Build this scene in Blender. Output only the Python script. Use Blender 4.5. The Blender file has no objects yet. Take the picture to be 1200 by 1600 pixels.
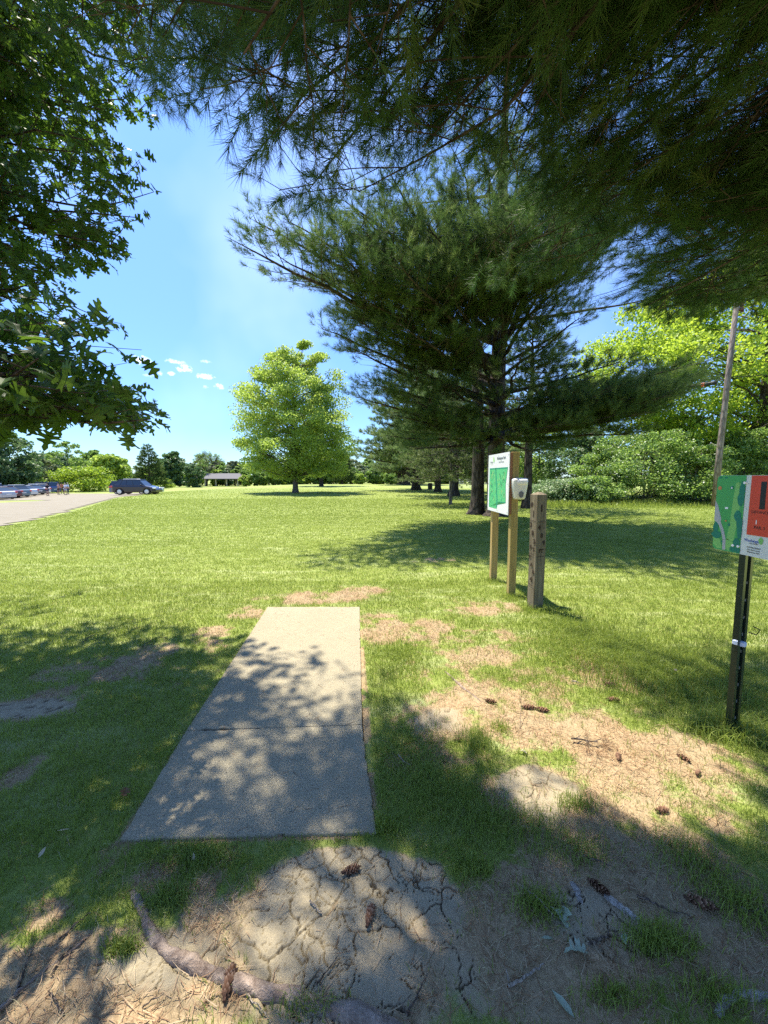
import bpy, bmesh, math, random
import numpy as np
from mathutils import Vector, Matrix
random.seed(7)
RNG = np.random.default_rng(7)
SC = bpy.context.scene
COL = SC.collection

# ------------------------------------------------------------------ camera
EYE = 1.65
PITCH = math.atan(54 / 600)
cam_d = bpy.data.cameras.new('camera')
cam_d.sensor_fit = 'HORIZONTAL'; cam_d.sensor_width = 36; cam_d.lens = 18
cam_d.clip_start = 0.05; cam_d.clip_end = 5000
cam = bpy.data.objects.new('camera', cam_d); COL.objects.link(cam)
cam.location = (0, 0, EYE); cam.rotation_euler = (math.pi / 2 - PITCH, 0, 0)
SC.camera = cam

# ------------------------------------------------------------------ sun and sky
SHX, SHY = 0.262, -0.285            # shift of a shadow per metre of height
SUN_EL = math.atan(1 / math.hypot(SHX, SHY))
SUN_ROT = math.atan2(-SHX, -SHY)
world = bpy.data.worlds.new('World'); SC.world = world; world.use_nodes = True
wn = world.node_tree; wn.nodes.clear()
def wnode(t): return wn.nodes.new(t)
wout = wnode('ShaderNodeOutputWorld'); wbg = wnode('ShaderNodeBackground')
sky = wnode('ShaderNodeTexSky'); sky.sky_type = 'NISHITA'; sky.sun_disc = False
sky.sun_elevation = SUN_EL; sky.sun_rotation = SUN_ROT
sky.air_density = 1.0; sky.dust_density = 0.1; sky.ozone_density = 2.2
SKY_STRENGTH = 0.145
wbg.inputs['Strength'].default_value = SKY_STRENGTH
wn.links.new(wbg.outputs[0], wout.inputs[0])
sun_d = bpy.data.lights.new('sun', 'SUN'); sun_d.energy = 4.2; sun_d.angle = math.radians(0.53)
sun_d.color = (1.0, 0.93, 0.80)
sun = bpy.data.objects.new('sun', sun_d); COL.objects.link(sun)
sv = Vector((SHX, SHY, -1)).normalized()
sun.rotation_euler = sv.to_track_quat('-Z', 'Y').to_euler(); sun.location = (-20, 20, 40)
SC.view_settings.view_transform = 'Standard'; SC.view_settings.look = 'None'
SC.view_settings.gamma = 1.0; SC.view_settings.use_curve_mapping = False
SC.view_settings.exposure = 1.5
cy = SC.cycles
cy.max_bounces = 6; cy.diffuse_bounces = 3; cy.glossy_bounces = 2; cy.transmission_bounces = 3
cy.transparent_max_bounces = 8; cy.use_denoising = False
cy.caustics_reflective = False; cy.caustics_refractive = False

# ------------------------------------------------------------------ picture geometry
cT, sT = math.cos(PITCH), math.sin(PITCH)
def ray(px, py):
    a, b = (px - 600) / 600, (800 - py) / 600
    return np.array([a, cT + b * sT, -sT + b * cT])
def at(px, py, Y):                       # the point seen at a pixel, Y metres ahead
    r = ray(px, py); t = Y / r[1]
    return np.array([r[0] * t, Y, EYE + r[2] * t])
def G(px, py, z=0.0):                    # the point seen at a pixel on level ground
    r = ray(px, py); t = (z - EYE) / r[2]
    return np.array([r[0] * t, r[1] * t, z])
def proj(P):
    P = np.asarray(P, float); d = P - np.array([0, 0, EYE])
    zc = d[:, 1] * cT - d[:, 2] * sT
    yc = d[:, 1] * sT + d[:, 2] * cT
    ok = zc > 0.15; zz = np.where(ok, zc, 1)
    return 600 + 600 * d[:, 0] / zz, 800 - 600 * yc / zz, ok
def inpoly(x, y, poly):
    inside = np.zeros(len(x), bool); n = len(poly)
    for i in range(n):
        x0, y0 = poly[i]; x1, y1 = poly[(i + 1) % n]
        if y0 == y1: continue
        c = ((y0 > y) != (y1 > y)) & (x < (x1 - x0) * (y - y0) / (y1 - y0) + x0)
        inside ^= c
    return inside
def sstep(t): t = np.clip(t, 0, 1); return t * t * (3 - 2 * t)

_perm = np.random.default_rng(3).random((256, 256))
def vnoise(x, y, s=1.0, o=0.0):
    x = np.asarray(x) / s + 37.3 + o; y = np.asarray(y) / s + 91.7 + o * 1.7
    xi = np.floor(x).astype(int); yi = np.floor(y).astype(int)
    fx = sstep(x - xi); fy = sstep(y - yi)
    a = _perm[xi % 256, yi % 256]; b = _perm[(xi + 1) % 256, yi % 256]
    c = _perm[xi % 256, (yi + 1) % 256]; d = _perm[(xi + 1) % 256, (yi + 1) % 256]
    return (a * (1 - fx) + b * fx) * (1 - fy) + (c * (1 - fx) + d * fx) * fy
def fnoise(x, y, s=1.0, o=0.0, n=4):
    v = 0; a = 0.5; t = 0
    for k in range(n):
        v = v + a * vnoise(x, y, s / 2 ** k, o + k * 11.3); t += a; a *= 0.5
    return v / t

# ------------------------------------------------------------------ object helpers
def tag(o, label=None, cat=None, group=None, kind=None):
    if label: o['label'] = label
    if cat: o['category'] = cat
    if group: o['group'] = group
    if kind: o['kind'] = kind
    return o
def empty(name, loc=(0, 0, 0), rz=0.0):
    o = bpy.data.objects.new(name, None); COL.objects.link(o)
    o.location = loc; o.rotation_euler = (0, 0, rz); o.empty_display_size = 0.1
    return o
class MB:
    """collects triangles, then links them as one mesh object"""
    def __init__(s): s.V = []; s.F = []; s.A = []; s.n = 0; s.M = []
    def add(s, V, F, a=0.5, m=0):
        V = np.asarray(V, float).reshape(-1, 3); F = np.asarray(F, int).reshape(-1, 3)
        s.V.append(V); s.F.append(F + s.n); s.n += len(V)
        s.A.append(np.full(len(V), a) if np.isscalar(a) else np.asarray(a, float).ravel())
        s.M.append(np.full(len(F), m, int))
        return s
    def quad(s, a, b, c, d, m=0, r=0.5): return s.add([a, b, c, d], [[0, 1, 2], [0, 2, 3]], r, m)
    def box(s, c, sz, rz=0.0, m=0, taper=1.0, bevel=0.0, r=0.5):
        x, y, z = np.array(sz) / 2
        if bevel <= 0:
            ring = [(-x, -y), (x, -y), (x, y), (-x, y)]
        else:
            e = bevel; ring = [(-x + e, -y), (x - e, -y), (x, -y + e), (x, y - e), (x - e, y), (-x + e, y), (-x, y - e), (-x, -y + e)]
        R = np.array(ring); V = []
        levels = [(-z, 1), (z, taper)]
        if bevel > 0: levels = [(-z, 1 - bevel / x), (-z + bevel, 1), (z - bevel, taper), (z, taper * (1 - bevel / x))]
        for zz, k in levels:
            for p in R: V.append((p[0] * k, p[1] * k, zz))
        return s._rings(V, len(R), len(levels), c, rz, m, r)
    def _rings(s, V, k, L, c, rz, m, r):
        V = np.array(V, float); F = []
        for j in range(L - 1):
            for i in range(k):
                a = j * k + i; b = j * k + (i + 1) % k; F += [[a, b, b + k], [a, b + k, a + k]]
        for i in range(1, k - 1): F += [[0, i + 1, i], [(L - 1) * k, (L - 1) * k + i, (L - 1) * k + i + 1]]
        if rz:
            cc, ss = math.cos(rz), math.sin(rz)
            V = V @ np.array([[cc, ss, 0], [-ss, cc, 0], [0, 0, 1]])
        return s.add(V + np.array(c), F, r, m)
    def cyl(s, c, r0, r1, h, n=12, m=0, r=0.5):
        V = []
        for z, q in ((0, r0), (h, r1)):
            for i in range(n):
                a = 2 * math.pi * i / n; V.append((q * math.cos(a), q * math.sin(a), z))
        return s._rings(V, n, 2, c, 0, m, r)
    def tube(s, P, R, n=6, r=0.5, cap=True, m=0, rough=0.0):
        P = np.asarray(P, float); R = np.broadcast_to(np.asarray(R, float), (len(P),)).copy()
        T = np.gradient(P, axis=0); T /= np.linalg.norm(T, axis=1)[:, None] + 1e-9
        ref = np.array([0.31, 0.22, 0.93]) if abs(T[0][2]) < 0.8 else np.array([0.9, 0.3, 0.1])
        U = np.cross(T, ref); U /= np.linalg.norm(U, axis=1)[:, None] + 1e-9
        W = np.cross(T, U)
        a = np.linspace(0, 2 * math.pi, n, endpoint=False)
        k = len(P)
        rr = R[:, None] * (1 + rough * (RNG.random((k, n)) - .5)) if rough else np.repeat(R[:, None], n, 1)
        V = P[:, None, :] + rr[:, :, None] * (np.cos(a)[None, :, None] * U[:, None, :] + np.sin(a)[None, :, None] * W[:, None, :])
        V = V.reshape(-1, 3)
        i = np.arange(n); j = (i + 1) % n; F = []
        for q in range(k - 1):
            F.append(np.stack([q * n + i, q * n + j, (q + 1) * n + j], 1)); F.append(np.stack([q * n + i, (q + 1) * n + j, (q + 1) * n + i], 1))
        F = np.concatenate(F)
        if cap and n > 2:
            ex = [[0, t + 1, t] for t in range(1, n - 1)] + [[(k - 1) * n, (k - 1) * n + t, (k - 1) * n + t + 1] for t in range(1, n - 1)]
            F = np.concatenate([F, np.array(ex)])
        return s.add(V, F, r, m)
    def stamp(s, TV, TF, P, X, Y, Z, S, r):
        """copies of a template at P with axes X,Y,Z scaled by S"""
        N = len(P)
        if N == 0: return s
        TV = np.asarray(TV, float); TF = np.asarray(TF, int); k = len(TV)
        S = np.broadcast_to(np.asarray(S, float), (N,))
        V = (TV[None, :, 0, None] * X[:, None, :] + TV[None, :, 1, None] * Y[:, None, :] + TV[None, :, 2, None] * Z[:, None, :]) * S[:, None, None] + P[:, None, :]
        F = TF[None] + (np.arange(N) * k)[:, None, None]
        return s.add(V.reshape(-1, 3), F.reshape(-1, 3), np.repeat(np.broadcast_to(r, (N,)), k))
    def build(s, name, mats, parent=None, smooth=False, loc=None, attrs=None):
        V = np.concatenate(s.V).astype(np.float32); F = np.concatenate(s.F).astype(np.int32)
        me = bpy.data.meshes.new(name)
        me.vertices.add(len(V)); me.vertices.foreach_set('co', V.ravel())
        me.loops.add(F.size); me.loops.foreach_set('vertex_index', F.ravel())
        me.polygons.add(len(F)); me.polygons.foreach_set('loop_start', np.arange(0, F.size, 3, dtype=np.int32))
        try: me.polygons.foreach_set('loop_total', np.full(len(F), 3, np.int32))
        except Exception: pass
        if not isinstance(mats, (list, tuple)): mats = [mats]
        for m in mats: me.materials.append(m)
        if len(mats) > 1: me.polygons.foreach_set('material_index', np.concatenate(s.M).astype(np.int32))
        me.polygons.foreach_set('use_smooth', np.full(len(F), smooth, bool))
        at_ = me.attributes.new('rnd', 'FLOAT', 'POINT'); at_.data.foreach_set('value', np.concatenate(s.A).astype(np.float32))
        for k, v in (attrs or {}).items():
            q = me.attributes.new(k, 'FLOAT', 'POINT'); q.data.foreach_set('value', np.asarray(v, np.float32))
        me.update(calc_edges=True)
        o = bpy.data.objects.new(name, me); COL.objects.link(o)
        if parent is not None: o.parent = parent
        if loc is not None: o.location = loc
        return o
def copy_tree(o, parent=None):
    c = o.copy(); COL.objects.link(c)
    if parent is not None: c.parent = parent
    for ch in list(o.children): copy_tree(ch, c)
    return c

# ------------------------------------------------------------------ materials
def mat(name, col=(0.5, 0.5, 0.5), rough=0.8, metal=0.0, spec=0.3):
    m = bpy.data.materials.new(name); m.use_nodes = True
    b = m.node_tree.nodes['Principled BSDF']
    b.inputs['Base Color'].default_value = (*col, 1); b.inputs['Roughness'].default_value = rough
    b.inputs['Metallic'].default_value = metal; b.inputs['Specular IOR Level'].default_value = spec
    return m
class NT:
    def __init__(s, m): s.t = m.node_tree; s.b = s.t.nodes.get('Principled BSDF')
    def n(s, t, **kw):
        x = s.t.nodes.new(t)
        for k, v in kw.items():
            if k in x.inputs: x.inputs[k].default_value = v
            else: setattr(x, k, v)
        return x
    def l(s, a, b): s.t.links.new(a, b)
    def ramp(s, f, stops):
        r = s.n('ShaderNodeValToRGB'); e = r.color_ramp.elements
        while len(e) < len(stops): e.new(0.5)
        for q, (p, c) in zip(e, stops): q.position = p; q.color = (*c, 1) if len(c) == 3 else c
        s.l(f, r.inputs[0]); return r.outputs[0]
    def mix(s, f, a, b, mode='MIX'):
        x = s.n('ShaderNodeMix', data_type='RGBA', blend_type=mode)
        for i, v in ((0, f), (6, a), (7, b)):
            if hasattr(v, 'links'): s.l(v, x.inputs[i])
            else: x.inputs[i].default_value = v if i == 0 else ((*v, 1) if len(v) == 3 else v)
        return x.outputs[2]
    def math(s, op, a, b=0.0, clamp=False):
        x = s.n('ShaderNodeMath', operation=op, use_clamp=clamp)
        for i, v in ((0, a), (1, b)):
            if hasattr(v, 'links'): s.l(v, x.inputs[i])
            else: x.inputs[i].default_value = v
        return x.outputs[0]
    def attr(s, name): return s.n('ShaderNodeAttribute', attribute_name=name).outputs['Fac']
    def pos(s, obj=True): return s.n('ShaderNodeTexCoord').outputs['Object'] if obj else s.n('ShaderNodeNewGeometry').outputs['Position']
    def map(s, v, scale=(1, 1, 1), rot=(0, 0, 0)):
        x = s.n('ShaderNodeMapping'); s.l(v, x.inputs[0]); x.inputs['Scale'].default_value = scale; x.inputs['Rotation'].default_value = rot
        return x.outputs[0]
    def noise(s, v, scale, detail=4, rough=0.55, dist=0.0, out=0):
        x = s.n('ShaderNodeTexNoise'); s.l(v, x.inputs['Vector']); x.inputs['Scale'].default_value = scale
        x.inputs['Detail'].default_value = detail; x.inputs['Roughness'].default_value = rough; x.inputs['Distortion'].default_value = dist
        return x.outputs[out]
    def voro(s, v, scale, feature='F1', out='Distance', rnd=1.0):
        x = s.n('ShaderNodeTexVoronoi', feature=feature); s.l(v, x.inputs['Vector']); x.inputs['Scale'].default_value = scale
        x.inputs['Randomness'].default_value = rnd
        return x.outputs[out]
    def bump(s, h, strength=0.4, dist=0.02):
        x = s.n('ShaderNodeBump'); s.l(h, x.inputs['Height']); x.inputs['Strength'].default_value = strength; x.inputs['Distance'].default_value = dist
        s.l(x.outputs[0], s.b.inputs['Normal']); return x
def leafmat(name, c0, c1, c2, trans=0.45, tcol=None, rough=0.45, spec=0.35):
    """foliage: reflects, lets light through, colour varies leaf by leaf"""
    m = mat(name, c1, rough, 0, spec); t = NT(m)
    col = t.ramp(t.attr('rnd'), [(0.0, c0), (0.5, c1), (1.0, c2)])
    t.l(col, t.b.inputs['Base Color'])
    tr = t.n('ShaderNodeBsdfTranslucent')
    if tcol is None: t.l(col, tr.inputs[0])
    else: t.l(t.mix(0.55, col, tcol), tr.inputs[0])
    mx = t.n('ShaderNodeMixShader'); mx.inputs[0].default_value = trans
    t.l(t.b.outputs[0], mx.inputs[1]); t.l(tr.outputs[0], mx.inputs[2])
    t.l(mx.outputs[0], t.t.nodes['Material Output'].inputs[0])
    return m
def barkmat(name, c0, c1, sc=6.0):
    m = mat(name, c0, 0.95, 0, 0.1); t = NT(m); p = t.map(t.pos(), (1, 1, 0.22))
    n = t.noise(p, sc, 6, 0.65); v = t.voro(p, sc * 1.6, 'DISTANCE_TO_EDGE')
    f = t.math('MULTIPLY', n, t.ramp(v, [(0, (0.35,) * 3), (0.2, (1,) * 3)]))
    t.l(t.ramp(f, [(0.2, c0), (0.65, c1)]), t.b.inputs['Base Color']); t.bump(f, 0.9, 0.03)
    return m
M = {}
M['pine_bark'] = barkmat('pine_bark', (0.035, 0.028, 0.022), (0.13, 0.105, 0.085), 5)
M['oak_bark'] = barkmat('oak_bark', (0.04, 0.033, 0.027), (0.14, 0.12, 0.1), 8)
M['grey_bark'] = barkmat('grey_bark', (0.08, 0.07, 0.06), (0.24, 0.21, 0.18), 6)
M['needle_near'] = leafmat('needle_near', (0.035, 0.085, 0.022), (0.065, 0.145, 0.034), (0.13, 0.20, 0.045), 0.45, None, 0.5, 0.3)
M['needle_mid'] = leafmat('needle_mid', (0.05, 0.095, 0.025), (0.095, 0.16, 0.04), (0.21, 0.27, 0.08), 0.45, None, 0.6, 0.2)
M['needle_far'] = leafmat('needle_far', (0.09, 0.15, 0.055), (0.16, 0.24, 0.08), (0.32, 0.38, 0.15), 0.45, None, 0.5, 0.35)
M['spruce_young'] = leafmat('spruce_young', (0.08, 0.12, 0.04), (0.14, 0.19, 0.06), (0.26, 0.30, 0.12), 0.35, None, 0.5, 0.3)
M['oak_leaf'] = leafmat('oak_leaf', (0.028, 0.065, 0.012), (0.045, 0.10, 0.018), (0.09, 0.17, 0.027), 0.42, (0.22, 0.38, 0.03), 0.5, 0.3)
M['lime_leaf'] = leafmat('lime_leaf', (0.18, 0.28, 0.04), (0.29, 0.41, 0.07), (0.46, 0.55, 0.14), 0.52, (0.50, 0.62, 0.10))
M['yellow_leaf'] = leafmat('yellow_leaf', (0.16, 0.27, 0.03), (0.27, 0.40, 0.04), (0.44, 0.54, 0.07), 0.55, (0.55, 0.68, 0.06))
M['green_leaf'] = leafmat('green_leaf', (0.085, 0.16, 0.04), (0.15, 0.25, 0.06), (0.26, 0.36, 0.10), 0.48, (0.28, 0.42, 0.07))
M['dark_leaf'] = leafmat('dark_leaf', (0.055, 0.11, 0.04), (0.10, 0.18, 0.06), (0.19, 0.28, 0.10), 0.45)
M['bright_leaf'] = leafmat('bright_leaf', (0.16, 0.25, 0.02), (0.25, 0.36, 0.03), (0.36, 0.46, 0.06), 0.5, (0.36, 0.48, 0.04))
M['pale_leaf'] = leafmat('pale_leaf', (0.14, 0.18, 0.09), (0.22, 0.27, 0.13), (0.38, 0.40, 0.24), 0.4)
M['shrub_leaf'] = leafmat('shrub_leaf', (0.05, 0.11, 0.025), (0.15, 0.26, 0.06), (0.44, 0.54, 0.20), 0.5, (0.40, 0.58, 0.10), 0.35, 0.6)
M['white_shrub'] = leafmat('white_shrub', (0.10, 0.20, 0.06), (0.22, 0.33, 0.13), (0.62, 0.66, 0.46), 0.35, None, 0.5, 0.4)
M['grass'] = leafmat('grass', (0.13, 0.19, 0.03), (0.23, 0.30, 0.05), (0.40, 0.45, 0.13), 0.45, (0.38, 0.46, 0.06), 0.45, 0.35)
M['dry_grass'] = leafmat('dry_grass', (0.24, 0.18, 0.09), (0.40, 0.33, 0.18), (0.58, 0.52, 0.32), 0.3, None, 0.6, 0.2)
M['litter'] = leafmat('litter', (0.16, 0.08, 0.04), (0.34, 0.21, 0.11), (0.52, 0.40, 0.25), 0.15, None, 0.6, 0.2)

# ------------------------------------------------------------------ ground
def slab_dist(x, y): return np.maximum.reduce([seg_out(x, y, i) for i in range(4)])
def terrain(x, y):
    z = -0.95 * sstep((-x - 18) / 28) * sstep((y - 15) / 30)
    z = z - 0.75 * sstep((y - 88) / 42) * (1 - 0.6 * sstep((-x - 18) / 28))
    near = np.exp(-np.maximum(y - 3, 0) / 12.0)
    near = near * sstep(slab_dist(x, y) / .15) if np.ndim(x) else near
    return z + near * (0.022 * (fnoise(x, y, 1.7, 5, 3) - .5) + 0.010 * (fnoise(x, y, 0.35, 9, 2) - .5))
SLAB_PX = [(186, 1312), (588, 1300), (562, 948), (418, 948)]
SLAB_Z = 0.014
SLAB = [G(px, py, SLAB_Z) for px, py in SLAB_PX]
JOINT = [G(291, 1141, SLAB_Z), G(566, 1132, SLAB_Z)]
def ell(px, py, rx, ry, w):              # a patch seen at a pixel, as an ellipse on the ground
    c = G(px, py); a = G(px, py - ry); b = G(px, py + ry); z = math.hypot(c[1], 0.1)
    return (c[0], c[1], rx * z / 600, abs(a[1] - b[1]) / 2, w)
DIRT = [ell(*q) for q in [
    (620, 1485, 400, 130, 1.35), (130, 1540, 270, 85, 1.3), (960, 1500, 240, 140, 0.95), (1120, 1440, 160, 110, 0.6), (300, 1360, 90, 40, 0.75),
    (480, 934, 80, 9, 0.8), (395, 958, 36, 12, 0.55), (340, 990, 50, 12, 0.5), (590, 975, 40, 20, 0.5),
    (760, 1110, 100, 45, 0.8), (850, 1050, 140, 60, 0.52), (930, 1180, 190, 55, 0.52), (840, 1240, 80, 45, 1.0), (750, 948, 60, 12, 0.65),
    (660, 1150, 90, 50, 0.5), (1050, 1190, 140, 60, 0.6), (700, 1010, 110, 45, 0.6), (1000, 1290, 180, 60, 0.6), (980, 1360, 170, 60, 0.75),
    (50, 1105, 120, 24, 0.85), (200, 1060, 150, 30, 0.42), (20, 1200, 70, 40, 0.6), (290, 1010, 70, 14, 0.6), (150, 1040, 120, 20, 0.5),
    (200, 1300, 30, 60, 0.4), (560, 925, 80, 10, 0.55), (670, 875, 60, 5, 0.3), (50, 1430, 60, 30, .5)]]
MUD = [ell(*q) for q in [(545, 1450, 232, 150, 1.0), (842, 1238, 62, 40, 1.0), (40, 1108, 95, 17, 1.0), (690, 1125, 60, 22, 0.7), (940, 1440, 110, 60, .55), (230, 1500, 120, 60, .45)]]
def dirt_at(x, y):
    d = np.zeros_like(x, float)
    for cx, cy_, rx, ry, w in DIRT:
        q = ((x - cx) / rx) ** 2 + ((y - cy_) / ry) ** 2
        d += w * np.exp(-0.9 * q * q)
    d += 1.2 * (y < 0.9)
    n = fnoise(x, y, 0.35, 2, 4); n2 = fnoise(x, y, 0.09, 4, 2)
    d = d * .92 + (n - 0.5) * 2.1 * np.clip(d * 3, 0, 1) + (n2 - .5) * 1.25 * np.clip(d * 3, .2, 1)
    # bare rim along the slab
    dx = np.maximum.reduce([seg_out(x, y, i) for i in range(4)])
    d = np.maximum(d, 0.7 * np.exp(-(np.maximum(dx, 0) / 0.02) ** 2) * (fnoise(x, y, .2, 61, 2) > .42))
    return np.clip(d, 0, 1.2)
def seg_out(x, y, i):                    # distance outside edge i of the slab
    a = SLAB[i]; b = SLAB[(i + 1) % 4]; e = b - a; L = math.hypot(e[0], e[1])
    return ((y - a[1]) * e[0] - (x - a[0]) * e[1]) / L * -1
def mud_at(x, y):
    d = np.zeros_like(x, float)
    for cx, cy_, rx, ry, w in MUD:
        q = ((x - cx) / rx) ** 2 + ((y - cy_) / ry) ** 2
        d += w * np.clip(1.35 - q, 0, 1)
    d = d + (fnoise(x, y, 0.22, 21, 4) - 0.5) * 2.0 * (d > 0)
    return sstep(np.clip(d * 1.6 - .25, 0, 1))
def crack_at(x, y):
    """narrow gaps of a jittered cell pattern, wide ones between big plates"""
    wx = x + 0.05 * (fnoise(x, y, .08, 31, 4) - .5) * 2; wy = y + 0.05 * (fnoise(x, y, .08, 57, 4) - .5) * 2
    out = np.zeros_like(x)
    for cell, wid, seed, dep in ((0.125, 0.0030, 1, 1.0), (0.062, 0.0017, 2, 0.6)):
        gi = np.floor(wx / cell).astype(int); gj = np.floor(wy / cell).astype(int)
        d1 = np.full(x.shape, 9.0); d2 = np.full(x.shape, 9.0); P1 = np.zeros(x.shape + (2,)); P2 = np.zeros(x.shape + (2,))
        for a in (-1, 0, 1):
            for b in (-1, 0, 1):
                i = gi + a; j = gj + b
                sx = (i + _perm[(i * 3 + seed * 17) % 256, j % 256]) * cell; sy = (j + _perm[i % 256, (j * 5 + seed * 29) % 256]) * cell
                d = np.hypot(wx - sx, wy - sy)
                c1 = d < d1; c2 = (~c1) & (d < d2)
                P2 = np.where(c1[..., None], P1, np.where(c2[..., None], np.stack([sx, sy], -1), P2))
                d2 = np.where(c1, d1, np.where(c2, d, d2))
                P1 = np.where(c1[..., None], np.stack([sx, sy], -1), P1); d1 = np.where(c1, d, d1)
        e = (d2 ** 2 - d1 ** 2) / (2 * np.linalg.norm(P1 - P2, axis=-1) + 1e-6)
        w = wid * (0.25 + 1.6 * fnoise(x, y, .16, 71 + seed, 3) ** 1.5)
        w = w * np.clip((fnoise(x, y, .13, 91 + seed * 7, 3) - (.30 if seed == 1 else .46)) * 7, 0, 1)
        out = np.maximum(out, dep * np.clip(1.3 - e / np.maximum(w, 1e-5), 0, 1))
    return out
def axis(parts):
    v = []
    for a, b, s in parts: v.append(np.arange(a, b, s))
    return np.concatenate(v)
gx = np.concatenate([-np.geomspace(1800, 132, 14), axis([(-130, -12, 1.6), (-12, -2.6, .1), (-2.6, -.85, .022), (-.85, 1.02, .0042), (1.02, 3.2, .022), (3.2, 12, .1), (12, 130, 1.6)]), np.geomspace(132, 1800, 14)])
gy = np.concatenate([-np.geomspace(60, 1, 12), axis([(-.8, .9, .1), (.9, 2.02, .0045), (2.02, 4.5, .02), (4.5, 9, .06), (9, 20, .25), (20, 172, 1.2)]), np.geomspace(173, 3500, 14)])
GX, GY = np.meshgrid(gx, gy); nx, ny = len(gx), len(gy)
fx, fy = GX.ravel(), GY.ravel()
Z = terrain(fx, fy); near = (fy < 12) & (np.abs(fx) < 10)
dirt = np.zeros(len(fx)); mud = np.zeros(len(fx)); crk = np.zeros(len(fx))
dirt[near] = dirt_at(fx[near], fy[near]); mud[near] = mud_at(fx[near], fy[near])
dirt = np.maximum(dirt, mud)
cz = near & (mud > 0.05) & (fx > -3) & (fx < 1.5) & (fy < 2.8)
crk[cz] = crack_at(fx[cz], fy[cz]) * sstep(mud[cz] * 1.5)
Z = Z - 0.016 * crk + 0.007 * mud * (fnoise(fx, fy, .035, 8, 4) - .5) + 0.010 * dirt * (1 - mud) * (fnoise(fx, fy, .05, 14, 3) - .5)
inside = near & (np.maximum.reduce([seg_out(fx, fy, i) for i in range(4)]) < -0.035)
Z[inside] -= 0.03
idx = np.arange(nx * ny).reshape(ny, nx)
a, b, c, d = idx[:-1, :-1].ravel(), idx[:-1, 1:].ravel(), idx[1:, 1:].ravel(), idx[1:, :-1].ravel()
gm = mat('lawn', (0.1, 0.15, 0.03), 0.9, 0, 0.15); t = NT(gm); p = t.pos()
n_big = t.noise(p, 0.35, 4, 0.6); n_fine = t.noise(p, 90, 3, 0.7); n_mid = t.noise(p, 7, 5, 0.65)
streak = t.noise(t.map(p, (0.5, 2.2, 1), (0, 0, 0.5)), 1.6, 5, 0.7)
grs = t.mix(n_big, (0.19, 0.25, 0.045), (0.27, 0.33, 0.07))
grs = t.mix(t.ramp(n_mid, [(0.35, (0, 0, 0)), (0.75, (1, 1, 1))]), grs, (0.32, 0.34, 0.10))
grs = t.mix(t.ramp(streak, [(0.50, (0, 0, 0)), (0.68, (0.75,) * 3)]), grs, (0.50, 0.52, 0.27))
grs = t.mix(t.ramp(n_fine, [(0.3, (0.55,) * 3), (0.7, (0, 0, 0))]), grs, (0.11, 0.16, 0.035))
litc = t.mix(t.ramp(t.noise(t.map(p, (1, 1, 1)), 60, 5, 0.75, 1.0), [(0.35, (0, 0, 0)), (0.65, (1, 1, 1))]), (0.20, 0.125, 0.065), (0.48, 0.35, 0.20))
litc = t.mix(t.ramp(t.noise(p, 3.0, 3), [(0.35, (0, 0, 0)), (0.65, (0.6,) * 3)]), litc, (0.34, 0.275, 0.165))
mudc = t.mix(t.noise(p, 14, 6, 0.7), (0.28, 0.235, 0.15), (0.46, 0.39, 0.26))
mudc = t.mix(t.ramp(t.noise(p, 160, 3, 0.8), [(0.35, (0.45,) * 3), (0.6, (0, 0, 0))]), mudc, (0.17, 0.14, 0.095))
dd = t.math('ADD', t.attr('dirt'), t.math('MULTIPLY', t.math('SUBTRACT', t.noise(p, 28, 4, 0.7), 0.5), 1.1))
c1 = t.mix(t.ramp(dd, [(0.25, (0, 0, 0)), (0.6, (1, 1, 1))]), grs, litc)
c2 = t.mix(t.math('MULTIPLY', t.attr('mud'), 0.95), c1, mudc)
c3 = t.mix(t.math('MULTIPLY', t.attr('crack'), 0.8, True), c2, (0.045, 0.033, 0.022))  # crack colour darkened to paint in the shade down inside the gaps
t.l(c3, t.b.inputs['Base Color'])
t.bump(t.math('ADD', t.noise(p, 120, 4, 0.75), t.math('MULTIPLY', t.noise(p, 22, 4), 1.6)), 0.55, 0.012)
mb = MB(); mb.add(np.stack([fx, fy, Z], 1), np.concatenate([np.stack([a, b, c], 1), np.stack([a, c, d], 1)]))
gnd = mb.build('ground', gm, smooth=True, attrs={'dirt': dirt, 'mud': mud, 'crack': crk}); tag(gnd, 'mown park lawn with bare cracked soil in front of the concrete pad', kind='structure')
del GX, GY, Z, a, b, c, d, idx
def gz(x, y): return float(terrain(np.array([x * 1.0]), np.array([y * 1.0]))[0])

# gravel lot ---------------------------------------------------------
lot_edge = [(-60, 8), (-20, 10.3), (-12.6, 12.2), (-13.3, 14.5), (-14.6, 17.5), (-16.6, 21.5), (-19.2, 26.5), (-21.6, 31), (-23.0, 34.5), (-23.4, 37.5), (-26, 41), (-31, 52), (-36, 61), (-70, 64), (-110, 50), (-110, 8)]
lg = 0.5; xs = np.arange(-112, -11, lg); ys = np.arange(7, 66, lg); LX, LY = np.meshgrid(xs, ys); lx, ly = LX.ravel(), LY.ravel()
jx = lx + 0.5 * (vnoise(lx, ly, 1.3, 3) - .5); jy = ly + 0.5 * (vnoise(lx, ly, 1.3, 7) - .5)
island = ((jx + 33.5) / 8.5) ** 2 + ((jy - 27.5) / 3.0) ** 2 < 1
keep = inpoly(jx, jy, lot_edge) & ~island
idx = np.arange(len(lx)).reshape(LX.shape); a, b, c, d = idx[:-1, :-1].ravel(), idx[:-1, 1:].ravel(), idx[1:, 1:].ravel(), idx[1:, :-1].ravel()
k = keep[a] & keep[b] & keep[c] & keep[d]
lotm = mat('gravel', (0.4, 0.37, 0.33), 0.95, 0, 0.1); t = NT(lotm); p = t.pos()
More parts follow.
